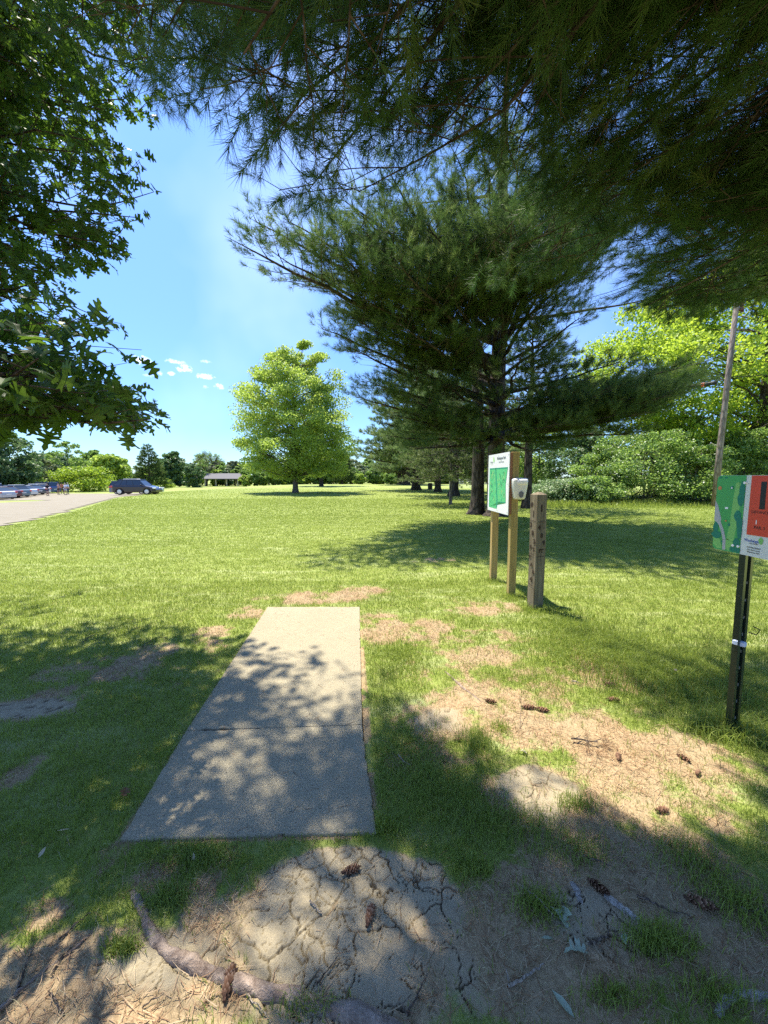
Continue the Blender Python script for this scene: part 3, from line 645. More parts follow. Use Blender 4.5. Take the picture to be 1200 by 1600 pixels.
for px, py, h in [(1100, 890, 8), (1180, 885, 8.5), (1000, 872, 8), (900, 866, 8.5), (1150, 850, 9), (1050, 845, 9), (950, 840, 9), (1200, 915, 7.5), (1120, 905, 7.5), (850, 850, 9), (700, 870, 8.5), (1250, 870, 9), (780, 880, 8)]:
    g = G(px, py); tip = np.array([g[0] - SHX * h, g[1] - SHY * h, h]); hd = math.hypot(tip[0] - bx, tip[1] - by); b = np.array([bx, by, max(3.5, h - .1 * hd)])
    limb(curve(b, tip, -.03, 14, .10), .035 + .009 * hd, wood, st, .40, .45, 2.2, .09, .15, 6, .10, 1.25, okB)
for i in range(22):
    h = 8 + i * .55; az = i * 2.399; L = 6.5 * (1 - (h - 8) / 14) + .5; b = np.array([bx, by, h]); tip = b + np.array([math.cos(az) * L, math.sin(az) * L, .16 * L])
    limb(curve(b, tip, -.04, 9, .06), .03 + .008 * L, wood, st, .6, .3, 1.8, .14, .26, 5, .14, 1.0, okB)
crown = MB(); tpB = [shoot_tpl(34, .18, .14, .0065, s, .0, (20, 85)) for s in (5, 6, 7)]
nB = needles(crown, st, tpB, (1.0, 1.55), .3)
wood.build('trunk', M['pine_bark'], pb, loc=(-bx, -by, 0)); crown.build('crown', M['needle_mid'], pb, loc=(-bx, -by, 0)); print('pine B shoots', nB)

# -- the oak on the left
def oak_leaf(fold=.25, seed=0):
    g = np.random.default_rng(seed)
    side = [(0, 0), (.012, .10), (.06, .18), (.20, .12), (.29, .20), (.18, .27), (.085, .34), (.24, .36), (.42, .31), (.38, .42), (.46, .51), (.27, .49), (.09, .56), (.22, .62), (.36, .68), (.28, .75), (.17, .74), (.08, .79), (.12, .90), (0, 1.0)]
    side = [(x_ * g.uniform(.85, 1.1), y_) for x_, y_ in side]; mids = [(0, y_) for _, y_ in side]
    V = [];
    def z_(x_, y_): return abs(x_) * fold - .6 * (y_ - .25) ** 2 + .03 * math.sin(9 * y_ + seed)
    for x_, y_ in side: V.append((x_ - .0, y_, z_(x_, y_)))
    for x_, y_ in side: V.append((-x_, y_, z_(x_, y_)))
    for x_, y_ in mids: V.append((0, min(1, y_ + .02), z_(0, y_)))
    n = len(side); F = []
    for i in range(n - 1):
        F += [[i, i + 1, 2 * n + i + 1], [i, 2 * n + i + 1, 2 * n + i], [n + i + 1, n + i, 2 * n + i], [n + i + 1, 2 * n + i, 2 * n + i + 1]]
    return np.array(V), np.array(F)
ob = empty('oak_tree', (-6.6, 3.2, 0)); tag(ob, 'oak with deeply lobed leaves reaching in from the left edge', 'tree')
wood = MB(); st = []; okO = lambda P: visible_ok(P, 5) & shade_ok(P, LIT, .10)
wood.tube([(-6.6, 3.2, -.2), (-6.6, 3.2, .4), (-6.55, 3.2, 3), (-6.5, 3.3, 7), (-6.5, 3.4, 11)], [.5, .36, .3, .22, .06], 14, rough=.1)
tipsO = [(235, 655, 2.3), (205, 600, 2.0), (215, 560, 1.75), (150, 640, 2.3), (90, 640, 2.2), (120, 540, 1.9), (60, 560, 1.7), (20, 600, 1.8), (40, 640, 2.1), (170, 520, 2.4), (60, 500, 2.6), (-40, 560, 2),
         (195, 395, 3.8), (140, 415, 4.0), (240, 300, 4.2), (215, 340, 4.0), (190, 270, 4.3), (120, 480, 3.4), (60, 440, 3.3), (60, 360, 3.6), (120, 330, 4), (20, 300, 3.4), (160, 240, 4.6), (150, 170, 4.6), (230, 175, 5.2), (310, 170, 5.6), (280, 130, 5.4), (200, 120, 5),
         (100, 120, 4.4), (60, 60, 4.2), (150, 40, 5), (250, 50, 5.6), (30, 180, 3.8), (80, 240, 4), (-30, 100, 4), (-40, 380, 3), (190, 210, 4.8), (110, 200, 4.4), (30, 420, 3.0), (330, 60, 6), (-60, 240, 3)]
for px, py, Y in tipsO:
    tip = at(px, py, Y); hd = math.hypot(tip[0] + 6.6, tip[1] - 3.2); h0 = max(2.2, tip[2] - .15 * hd + RNG.uniform(-.2, .6)); b = np.array([-6.57, 3.2, h0])
    limb(curve(b, tip, .05, 14, .34), .010 + .004 * hd, wood, st, .25, .40, .9, .3, .13, 6, .05, 1.1, okO)
shadeO = [(60, 940, 6), (20, 1000, 6.5), (120, 980, 6.5), (220, 965, 6.5), (320, 965, 7), (150, 1030, 6), (300, 1040, 6.5), (60, 1070, 5.5), (200, 1100, 6), (330, 1090, 7), (100, 1150, 5.5), (250, 1180, 6), (30, 1200, 5), (150, 1250, 5.5), (50, 1320, 5), (240, 1280, 6.5), (150, 1400, 6), (400, 1020, 7.2), (450, 1060, 7.4), (500, 1030, 8), (380, 1130, 7), (60, 1480, 5), (500, 1100, 7.5)]
for px, py, h in shadeO:
    g = G(px, py); tip = np.array([g[0] - SHX * h, g[1] - SHY * h, h]); b = np.array([-6.5, 3.3, max(2.5, h - RNG.uniform(.5, 2))]); L = np.linalg.norm(tip - b)
    limb(curve(b, tip, .04, 14, .30), .012 + .005 * L, wood, st, .34, .4, 1.1, .3, .15, 5, .05, 1.0, okO)
crown = MB(); P = np.concatenate([a_ for a_, b_ in st]); D = np.concatenate([b_ for a_, b_ in st])
leafs = [oak_leaf(.2, 1), oak_leaf(.45, 2), oak_leaf(-.1, 3)]
for rep in range(2):
    kp = RNG.random(len(P)) < (.95 if rep == 0 else .62)
    P_all, D_all = P, D; P, D = P[kp], D[kp]
    D2 = nrm(D + RNG.normal(0, .55, D.shape) + np.array([0, 0, -.45])); Pp = P + RNG.normal(0, .03, P.shape)
    g = RNG.integers(0, 3, len(P))
    for i, (V, F) in enumerate(leafs):
        k = g == i; Yx = D2[k]; up_ = nrm(np.array([0, 0, 1.0]) + RNG.normal(0, .55, (k.sum(), 3))); Xx = nrm(np.cross(Yx, up_)); Zx = np.cross(Xx, Yx)
        crown.stamp(V, F, Pp[k], Xx, Yx, Zx, RNG.uniform(.085, .15, k.sum()), np.clip(RNG.normal(.45, .25, k.sum()), 0, 1))
    P, D = P_all, D_all
wood.build('trunk', M['oak_bark'], ob, loc=(6.6, -3.2, 0)); crown.build('crown', M['oak_leaf'], ob, loc=(6.6, -3.2, 0)); print('oak leaves', 2 * len(P))

# -- trees of the field and the tree line
def broadleaf(name, label, H, R, trunk_h, leaf, n=6000, ls=.28, bark='grey_bark', shape='round', r0=.25, clumps=46, spread=.75, group=None, seed=0, gap=.0, lean=0.0):
    """a trunk with forking limbs and a crown of leaf-sized faces gathered in clumps"""
    g = np.random.default_rng(seed + 100); root = empty(name); tag(root, label, 'tree', group)
    wood = MB(); crown = MB(); top = H * .84
    wood.tube([(0, 0, -1.0), (0, 0, .05), (0, 0, .5), (.1 * lean, 0, trunk_h), (.3 * lean, .05, (trunk_h + top) / 2), (.5 * lean, 0, top)], [r0 * 1.7, r0 * 1.45, r0 * 1.05, r0 * .85, r0 * .45, r0 * .08], 9, rough=.12)
    cz0 = trunk_h * .75; cs = []
    for i in range(clumps):
        u = (i + .5) / clumps; z = cz0 + (H - cz0) * u
        if shape == 'round': rr = R * math.sqrt(max(.06, 1 - (2 * (u ** .9) - .95) ** 2))
        elif shape == 'oval': rr = R * (math.sin(math.pi * min(1, u * .76 + .19)) ** .55)
        elif shape == 'cone': rr = R * (1.02 - u) ** .8
        elif shape == 'wide': rr = R * math.sqrt(max(.05, 1 - (u * .95) ** 2)) * (1 if u > .12 else .8)
        else: rr = R
        if shape == 'oval' and i >= clumps - 4: continue
        if shape == 'oval' and g.random() > (rr / R) ** 1.2 + .06: continue
        a_ = i * 2.399 + g.normal(0, .3); q = rr * (g.uniform(.45, 1.0) if g.random() < .8 else g.uniform(.1, .5)); q *= (1.18 if (shape == 'wide' and g.random() < .15) else 1); cs.append((q * math.cos(a_), q * math.sin(a_), z + g.normal(0, .25 if shape != 'wide' else .09 * H), rr))
    per = n // len(cs)
    for (x_, y_, z_, rr) in cs:
        h0 = max(trunk_h * .7, min(top, z_ - .45 * math.hypot(x_, y_)))
        wood.tube(curve((0.1 * lean, 0, h0), (x_, y_, z_), .05, 6, .25), np.linspace(r0 * .20, .012, 6), 4)
        cr = max(.35, .30 * rr + .35) * spread
        V = g.normal(0, 1, (per, 3)); V = nrm(V) * (g.random((per, 1)) ** .45) * cr * g.uniform(.7, 1.25) * np.array([1.15, 1.15, .62])
        P_ = V + np.array([x_, y_, min(z_, H - cr * .5)])
        if gap > 0: P_ = P_[g.random(len(P_)) > gap]
        N = len(P_); Zn = nrm(nrm(V[:N]) * .5 + g.normal(0, .8, (N, 3)) + np.array([0, 0, .5])); X_, Y_, Z_ = frame(Zn)
        TV = np.array([[-.5, -.28, 0], [0, -.5, .06], [.5, -.1, 0], [.25, .45, .05], [-.3, .4, -.05]]); TF = np.array([[0, 1, 2], [0, 2, 3], [0, 3, 4]])
        crown.stamp(TV, TF, P_, X_, Y_, Z_, ls * g.uniform(.6, 1.35, N), np.clip(g.normal(g.uniform(.3, .65), .2, N), 0, 1))
    wood.build('trunk', M[bark], root); crown.build('crown', M[leaf], root)
    return root
def conifer(name, label, H, R, trunk_h, leaf, r0=.3, n_limb=60, tw=.5, ln=.2, w=.012, nn=16, group=None, seed=0, power=.8, droop=.0, rise=.12, bark='pine_bark', top_r=.25):
    root = empty(name); tag(root, label, 'tree', group); wood = MB(); st = []
    wood.tube([(0, 0, -1.0), (0, 0, .05), (0, 0, .6), (0, 0, H * .4), (.05, 0, H * .75), (0, 0, H)], [r0 * 1.7, r0 * 1.4, r0, r0 * .75, r0 * .35, .02], 10, rough=.1)
    for i in range(n_limb):
        u = (i + .5) / n_limb; h = trunk_h + (H - trunk_h) * u; L = (R * ((1 - u) ** power) + top_r) * RNG.uniform(.75, 1.1); a_ = i * 2.399 + RNG.normal(0, .25)
        b = np.array([0, 0, h]); tip = b + np.array([math.cos(a_) * L, math.sin(a_) * L, (rise - droop) * L])
        limb(curve(b, tip, -.05 if droop == 0 else .05, 6, .05), max(.02, r0 * .22), wood, st, tw * 1.2, .25, R * .35, .12, tw, 4, .12, 1.0)
    crown = MB(); tp = [shoot_tpl(nn, ln, ln, w, s + seed, .0, (25, 85)) for s in (11, 12)]
    needles(crown, st, tp, (.8, 1.3), .3)
    wood.build('trunk', M[bark], root); crown.build('crown', M[leaf], root)
    return root
def put(o, px, Y, rz=0.0, s=1.0, z=None):
    x_ = (px - 600) / 600 * (Y * cT + 1.65 * sT); o.location = (x_, Y, gz(x_, Y) if z is None else z); o.rotation_euler[2] = rz; o.scale = (s, s, s); return o

def bare_tree(name, label, H, r0, leaf, seed, leaves=400):
    """a leafless tree: a trunk forking again and again, with a few leaves"""
    g = np.random.default_rng(seed); root = empty(name); tag(root, label, 'tree'); wood = MB(); tips = []
    def grow(p, d, L, r, k):
        q = p + d * L; m_ = (p + q) / 2 + g.normal(0, .04 * L, 3); wood.tube([p, m_, q], [r, r * .85, r * .68], 4 if k > 1 else 7, cap=False)
        if k >= 6: tips.append(q); return
        for i in range(3 if k > 1 else 4):
            e = nrm(d + g.normal(0, .42 if k else .55, 3) + np.array([0, 0, .16])); grow(p + d * L * g.uniform(.6, 1), e, L * g.uniform(.62, .82), r * .58, k + 1)
    grow(np.array([0, 0, -.8]), np.array([0, 0, 1.0]), H * .27, r0, 0)
    wood.build('trunk', M['grey_bark'], root); T_ = np.array(tips); T_ = T_[(T_[:, 2] < H * .62) | (g.random(len(T_)) < .12)]; T_ = T_[g.integers(0, len(T_), leaves)] + g.normal(0, .25, (leaves, 3))
    X_, Y_, Z_ = frame(g.normal(0, 1, (leaves, 3))); cr = MB(); cr.stamp(np.array([[-.5, -.3, 0], [.5, -.3, 0], [.3, .5, 0], [-.4, .4, .1]]), np.array([[0, 1, 2], [0, 2, 3]]), T_, X_, Y_, Z_, g.uniform(.15, .34, leaves), g.random(leaves)); cr.build('crown', M[leaf], root)
    return root

# lone sunlit tree in the field and the one behind it
o = broadleaf('shade_tree', 'tall bright green tree standing alone in the sunny field with its shadow under it', 15.2, 6.0, 2.4, 'lime_leaf', 80000, .15, 'grey_bark', 'oval', .28, 230, .58, seed=1, gap=.05); put(o, 462, 41.5)
o = broadleaf('shade_tree', 'smaller green tree just right of and behind the lone sunlit tree', 12, 7.0, 3.0, 'green_leaf', 9000, .32, 'pine_bark', 'round', .35, 60, .7, seed=2); put(o, 502, 72, .6)
# pines of the row behind the great pine
rowg = 'old pines standing in a row along the right side of the field'
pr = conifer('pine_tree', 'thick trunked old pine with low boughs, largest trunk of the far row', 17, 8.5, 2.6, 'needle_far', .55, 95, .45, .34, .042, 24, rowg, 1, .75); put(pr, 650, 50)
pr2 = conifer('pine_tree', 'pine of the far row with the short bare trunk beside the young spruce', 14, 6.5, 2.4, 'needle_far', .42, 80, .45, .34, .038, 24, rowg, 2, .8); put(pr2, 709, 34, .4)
for px, Y, s_, rz, lab in ((684, 44, .9, 1.0, 'pine of the far row, its dark trunk between the thickest one and the spruce'), (637, 84, 1.0, 2.0, 'distant pine, rightmost of three slim trunks left of the thick trunk'), (631, 92, .95, 3.1, 'distant pine, middle one of three slim trunks left of the thick trunk'), (624, 100, .95, 4.4, 'distant pine, leftmost of three slim trunks left of the thick trunk')):
    c = copy_tree(pr if s_ > .92 else pr2); c['label'] = lab; put(c, px, Y, rz, s_)
sp = conifer('young_spruce', 'young yellow green spruce with a thin pale trunk in front of the far pines', 6.4, 3.1, 1.5, 'spruce_young', .085, 80, .22, .12, .026, 20, None, 3, .7, .12, .0, 'grey_bark', .15); put(sp, 704, 23.2)
# dark trunks and pines right of the great pine
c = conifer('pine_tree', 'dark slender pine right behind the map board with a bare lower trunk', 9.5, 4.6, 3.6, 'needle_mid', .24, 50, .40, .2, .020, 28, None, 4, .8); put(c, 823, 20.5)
tl = 'trees forming the far tree line'
KN = {}
def far(kind, px, Y, s, rz):
    c = copy_tree(kind); put(c, px, Y, rz, s); zone = [z_ for lim, z_ in ((30, 'behind the dark maple'), (85, 'behind the far parked cars'), (175, 'above the vivid low tree'), (265, 'above the parked crossover'), (310, 'left of the half bare tree'), (395, 'behind the pavilion'), (470, 'left behind the lone tree'), (560, 'right behind the lone tree'), (640, 'behind three slim trunks'), (720, 'behind the thickest far trunk'), (2000, 'behind the map board'))if px < lim][0]
    c['label'] = ('low ' if s < .73 else 'tall ') + KN[kind.name] + ' in the tree line, ' + zone; return c
k_mid = broadleaf('tree', 'mid green rounded tree directly above the vivid low spreading tree', 11, 5.2, 1.5, 'green_leaf', 5400, .67, clumps=44, group=tl, seed=11, spread=.9)
k_lite = broadleaf('tree', 'light yellow green tree above the right end of the vivid low tree', 10, 5.0, 1.2, 'lime_leaf', 5400, .67, clumps=40, shape='oval', group=tl, seed=12, spread=.9)
k_dark = broadleaf('tree', 'dark green dense tree between the conical spruce and the small round tree', 10.5, 4.4, 1.0, 'dark_leaf', 5400, .62, clumps=44, shape='oval', group=tl, seed=13, spread=.9)
k_pale = broadleaf('tree', 'greyish pale tree standing just behind the far parked cars', 10, 4.6, 1.6, 'pale_leaf', 3900, .57, clumps=40, shape='round', group=tl, seed=14, spread=.8)
put(k_mid, 150, 118, 0); put(k_lite, 172, 108, 0); put(k_dark, 268, 112, 0); put(k_pale, 62, 90, 0, .8)
KN.update({k_mid.name: 'mid green tree', k_lite.name: 'light yellow green tree', k_dark.name: 'dark green tree', k_pale.name: 'greyish pale tree'})
rr = random.Random(5); kinds = [k_mid, k_lite, k_dark, k_pale, k_mid, k_lite]
for i, px in enumerate(range(-60, 860, 21)):
    if i % 9 == 4: continue
    far(kinds[rr.randrange(6)], px + rr.uniform(-7, 7), 150 + rr.uniform(-6, 14), rr.uniform(.78, 1.12), rr.uniform(0, 6))
for i, px in enumerate(range(-40, 860, 20)):
    far(kinds[rr.randrange(6)], px + rr.uniform(-8, 8), 140 + rr.uniform(-6, 4), rr.uniform(.42, .72), rr.uniform(0, 6))
o = broadleaf('maple_tree', 'large dark green maple behind the parked cars at the left edge', 10.5, 5.6, 1.2, 'dark_leaf', 9000, .40, clumps=90, shape='oval', seed=21); put(o, 0, 66)
o = broadleaf('crabapple_tree', 'low wide spreading tree in vivid yellow green behind the gravel car park', 4.6, 5.6, .7, 'bright_leaf', 8000, .26, 'pine_bark', 'wide', .2, 80, .7, seed=22); put(o, 133, 72)
o = broadleaf('tree', 'loose crowned tall tree with sky showing through, left of the vivid low tree', 11.5, 4.2, 2.5, 'green_leaf', 3200, .38, clumps=34, seed=23, gap=.15); put(o, 108, 96)
o = bare_tree('sycamore_tree', 'half bare greyish tree with sparse new leaves rising behind the pavilion', 17.5, .42, 'green_leaf', 24, 2600); put(o, 322, 134)
o = bare_tree('bare_tree', 'nearly leafless grey tree behind the dark maple on the left', 13.0, .32, 'pale_leaf', 25, 700); put(o, 66, 100)
o = broadleaf('tree', 'small round dark green tree standing left of the pavilion', 6.2, 2.7, .5, 'dark_leaf', 4200, .34, clumps=50, shape='oval', seed=26); put(o, 303, 104)
o = conifer('spruce_tree', 'dark conical spruce behind the parked crossover', 9.8, 4.0, .6, 'needle_mid', .22, 80, .40, .30, .06, 24, None, 6, .9, .05, .15, 'pine_bark', .2); put(o, 234, 88)
o = conifer('spruce_tree', 'dark conical spruce seen behind the lone sunlit tree', 9.0, 4.2, .6, 'needle_mid', .22, 70, .40, .30, .06, 24, None, 7, .9, .05, .15, 'pine_bark', .2); put(o, 535, 105)
o = broadleaf('bush', 'round bright green bush left of the small dark tree', 2.4, 2.6, .2, 'bright_leaf', 1600, .28, clumps=22, shape='wide', seed=27); put(o, 256, 96)
for i, px in enumerate(range(385, 640, 15)):
    far((k_lite, k_mid, k_lite, k_mid)[i % 4], px + rr.uniform(-5, 5), 124 + rr.uniform(-4, 8), rr.uniform(.34, .58), rr.uniform(0, 6))
# right hand side: shrubs and trees behind the pole
o = broadleaf('locust_tree', 'tall tree with vivid yellow leaves glowing behind the utility pole', 13.5, 7.2, 3.2, 'yellow_leaf', 65000, .13, 'pine_bark', 'round', .3, 120, .55, seed=31, gap=.1); put(o, 1180, 26.5, 0, 1.22)
o = broadleaf('locust_tree', 'yellow green tree rising behind the shrubs left of the utility pole', 12.5, 5.5, 3.0, 'yellow_leaf', 36000, .13, 'pine_bark', 'round', .25, 80, .6, seed=32, gap=.1); put(o, 1020, 33, 0, 1.32)
rs = [(1005, 25.5, 4.6, 3.3, 'shrub_leaf', 'big glossy green shrub left of the utility pole'), (1085, 24, 3.6, 2.2, 'shrub_leaf', 'green shrub right against the foot of the utility pole'), (945, 27, 3.9, 2.4, 'shrub_leaf', 'light green shrub behind the wooden distance post'),
      (886, 25.6, 1.5, 2.4, 'white_shrub', 'low pale shrub speckled with whitish flowers beside the wooden distance post'), (850, 26.5, 1.2, 1.9, 'white_shrub', 'small pale flowering shrub just right of the dispenser'), (925, 24.6, 1.7, 1.7, 'shrub_leaf', 'small green shrub between the pale one and the big glossy one'), (1160, 24.5, 4.6, 2.4, 'shrub_leaf', 'leafy green shrub right of the utility pole above the tee sign'), (910, 31, 5.6, 2.8, 'dark_leaf', 'dark green tree filling the gap behind the light green shrub'), (1060, 31, 6.5, 3.2, 'dark_leaf', 'dark leaved tree showing between the shrub and the yellow tree'),
      (1225, 27, 6.5, 3.4, 'green_leaf', 'green tree at the right edge beside the house wall'), (840, 36, 6.5, 3.4, 'green_leaf', 'green tree far behind the dispenser on the map board'), (800, 47, 5.5, 3.0, 'bright_leaf', 'sunlit bright tree seen through the trunks behind the map board')]
for i, (px, Y, H, R, lf, lab) in enumerate(rs):
    o = broadleaf('shrub' if H < 5 else 'tree', lab, H, R, .35 if H < 5 else .9, lf, 15000 if Y < 28 else 9000, .095 if Y < 28 else .15, 'grey_bark', 'wide' if H < 5 else 'round', .07 if H < 5 else .16, 80, .62, seed=40 + i); tag(o, cat='shrub' if H < 5 else 'tree'); put(o, px, Y, i)
# weeds along the foot of the shrubs
tw_ = MB(); n = 9000; pxs = RNG.uniform(830, 1260, n); Ys = RNG.uniform(20.5, 25, n); xs_ = (pxs - 600) / 600 * Ys
blades(tw_, xs_, Ys, RNG.uniform(.1, .42, n) * np.clip((Ys - 20) / 3, .2, 1), np.full(n, .03), RNG.random(n), .6)
tag(tw_.build('weeds', M['grass']), 'rank grass and weeds along the foot of the shrubs', 'weeds', kind='stuff')

# ------------------------------------------------------------------ utility pole and wires
wood_g = barkmat('pole_wood', (0.15, 0.12, 0.10), (0.33, 0.28, 0.24), 5)
blackm = mat('black_rubber', (0.02, 0.02, 0.022), .5); steel = mat('steel', (.5, .5, .5), .4, .9); porc = mat('brown_ceramic', (.16, .07, .04), .25)
pl = empty('utility_pole'); tag(pl, 'tall weathered grey wooden utility pole leaning slightly right', 'pole'); put(pl, 1116, 21.5)
mb = MB(); mb.tube([(0, 0, -.3), (0.06, 0, 3), (.2, 0, 7), (.46, 0, 13.5)], [.16, .15, .135, .10], 14, rough=.03); mb.build('pole', wood_g, pl, smooth=True)
H_at = lambda py: 1.65 + (746 - py) / 600 * 21.5
mb = MB(); z0 = H_at(491)
mb.tube([(.38, 0, z0 + .3), (.62, -.02, z0 + .25), (.62, -.02, z0 - .3), (.36, 0, z0 - .35)], .03, 6); mb.cyl((.62, -.02, z0 - .22), .12, .10, .16, 12); mb.cyl((.62, -.02, z0), .10, .08, .2, 12); mb.cyl((.68, -.04, z0 - .30), .07, .05, .1, 8); mb.build('insulator', porc, pl)
for z_ in (4.2, 6.4, 8.4, 9.4): mb = MB(); mb.box((.1 + .028 * z_, -.19, z_), (.06, .05, .1)); mb.build('step_bolt', steel, pl)
mb = MB(); mb.tube([(.05, 0, H_at(700)), (-.55, -.1, H_at(693))], .03, 6); mb.build('bracket', steel, pl)
def wire(name, lab, a_, b_, sag, r_, m_):
    a_ = np.array(a_, float); b_ = np.array(b_, float); t_ = np.linspace(0, 1, 24)[:, None]; P_ = a_ + (b_ - a_) * t_; P_[:, 2] -= (4 * sag * t_ * (1 - t_))[:, 0]
    w_ = MB(); w_.tube(P_, r_, 5); o = w_.build(name, m_); tag(o, lab, 'wire', 'wires strung from the utility pole'); return o
pX = pl.location.x
wire('wire', 'lowest overhead cable running left from the pole, behind the black splice', (pX + .2, 21.5, H_at(596)), (pX - 8.5, 31, H_at(596) - .2), .25, .022, blackm)
wire('wire', 'lowest overhead cable running off to the right edge', (pX + .22, 21.5, H_at(594)), (pX + 13, 16.5, H_at(594) + .3), .2, .022, blackm)
wire('wire', 'middle thin overhead wire right of the pole', (pX + .24, 21.5, H_at(562)), (pX + 13, 16.5, H_at(562) + .3), .3, .016, blackm)
wire('wire', 'middle thin overhead wire left of the pole', (pX + .24, 21.5, H_at(562)), (pX - 8.5, 31, H_at(562) - .2), .3, .016, blackm)
wire('wire', 'upper thin overhead wire right of the pole', (pX + .27, 21.5, H_at(547)), (pX + 13, 16.5, H_at(547) + .3), .3, .013, blackm)
mb = MB(); d_ = nrm(np.array([-8.5, 9.5, -.3])); p_ = np.array([pX - .1, 21.8, H_at(600)]); mb.tube([p_, p_ + d_ * .15, p_ + d_ * 1.1, p_ + d_ * 1.25], [.04, .11, .11, .04], 10)
sp_ = mb.build('cable_splice', blackm); tag(sp_, 'black cable splice hanging on the lowest wire left of the pole', 'splice')
mb = MB(); mb.tube([p_ + d_ * .55, p_ + d_ * .7], .116, 10); mb.build('warning_band', mat('red_band', (.6, .1, .05), .5), sp_)

# house behind the shrubs
hs = empty('house'); tag(hs, 'beige house wall with a dark eave half hidden by shrubs at the right edge', 'house'); put(hs, 1215, 30)
wallm = mat('beige_siding', (.42, .38, .30), .85); t = NT(wallm); w_ = t.n('ShaderNodeTexWave', wave_type='BANDS', bands_direction='Z'); w_.inputs['Scale'].default_value = 2.2; t.l(t.pos(), w_.inputs[0]); t.bump(w_.outputs['Fac'], .6, .03)
roofm = mat('roof_shingle', (.22, .21, .20), .9); t = NT(roofm); t.l(t.mix(t.noise(t.pos(), 8, 4), (.16, .15, .15), (.36, .35, .34)), t.b.inputs['Base Color'])
darkm = mat('dark_trim', (.05, .04, .035), .6); glassm = mat('window_glass', (.02, .03, .035), .08, 0, .8)
mb = MB(); mb.box((2.6, 2.0, 1.1), (11, 4, 2.4)); mb.build('wall', wallm, hs)
mb = MB(); mb.add([(-3.6, -.5, 2.32), (8.8, -.5, 2.32), (8.8, 2, 3.7), (-3.6, 2, 3.7), (8.8, 4.5, 2.32), (-3.6, 4.5, 2.32), (-3.6, -.5, 2.2), (8.8, -.5, 2.2), (8.8, 4.5, 2.2), (-3.6, 4.5, 2.2)], [[0, 1, 2], [0, 2, 3], [3, 2, 4], [3, 4, 5], [6, 7, 1], [6, 1, 0], [9, 8, 7], [9, 7, 6], [0, 3, 5], [6, 0, 9], [0, 5, 9], [1, 7, 8], [1, 8, 4], [1, 4, 2]]); mb.build('roof', roofm, hs)
mb = MB(); mb.box((2.6, -.53, 2.24), (12.3, .05, .22)); mb.build('fascia', darkm, hs)
for wx in (-1.2, 2.2):
    f = MB(); f.box((wx, -.03, 1.45), (1.2, .08, 1.1)); fo = f.build('window', darkm, hs); g_ = MB(); g_.box((wx, -.075, 1.45), (1.05, .02, .95)); g_.build('pane', glassm, fo)
# chain link fence far behind
fm = mat('galvanised', (.62, .64, .64), .5, .3)
fe = MB(); xf, yf = (742 - 600) / 600 * 60, 60
fo = empty('fence', (xf, yf, 0)); tag(fo, 'low pale wire fence far behind the young spruce', 'fence')
for i in range(9): mb = MB(); mb.cyl((-4 + i * 1.6, 0, -.1), .04, .04, 1.5, 6); mb.build('post', fm, fo)
mb = MB(); [mb.tube([(-4, 0, z_), (8.8, 0, z_)], .018, 4) for z_ in (.15, .45, .75, 1.05, 1.35)]; [mb.tube([(-4 + i * .2, 0, .12), (-4 + i * .2, 0, 1.36)], .008, 3) for i in range(64)]; mb.build('wire_mesh', fm, fo)

# ------------------------------------------------------------------ pavilion
pv = empty('pavilion'); tag(pv, 'open park shelter with a low grey metal roof across the field', 'pavilion'); PY = 128; put(pv, 346, PY)
px2m = PY / 600; metalm = mat('grey_metal_roof', (.11, .107, .11), .8, 0); postm = mat('pale_post', (.42, .38, .30), .8); gab = mat('gable_wood', (.30, .25, .19), .8)
L2, Wd = 8.2, 4.2; eh, rh = 2.5, 4.25
mb = MB()
Vr = [(-L2, -Wd, eh), (L2 * .95, -Wd, eh), (L2 * .78, 0, rh), (-L2 * .62, 0, rh), (-L2, Wd, eh), (L2 * .95, Wd, eh)]
Vr = Vr + [(x_, y_, z_ - .16) for x_, y_, z_ in Vr]
Fr = [[0, 1, 2], [0, 2, 3], [3, 2, 5], [3, 5, 4], [0, 3, 4], [6, 8, 7], [6, 9, 8], [9, 11, 8], [9, 10, 11], [6, 10, 9], [0, 6, 7], [0, 7, 1], [0, 4, 10], [0, 10, 6], [4, 5, 11], [4, 11, 10], [1, 7, 8], [1, 8, 2], [2, 8, 11], [2, 11, 5]]
mb.add(Vr, Fr); mb.build('roof', metalm, pv)
mb = MB(); mb.add([(L2 * .93, -Wd + .2, eh), (L2 * .93, Wd - .2, eh), (L2 * .77, 0, rh - .12), (L2 * .90, -Wd + .2, eh), (L2 * .90, Wd - .2, eh), (L2 * .74, 0, rh - .12)], [[0, 1, 2], [3, 5, 4], [0, 2, 5], [0, 5, 3], [1, 4, 5], [1, 5, 2]]); mb.build('gable', gab, pv)
for i in range(5):
    for y_ in (-Wd + .5, Wd - .5): mb = MB(); mb.box((-L2 + 1.0 + i * 3.5, y_, eh / 2 - .25), (.26, .26, eh + .4)); mb.build('post', postm, pv)
pav_loc = pv.location.copy()
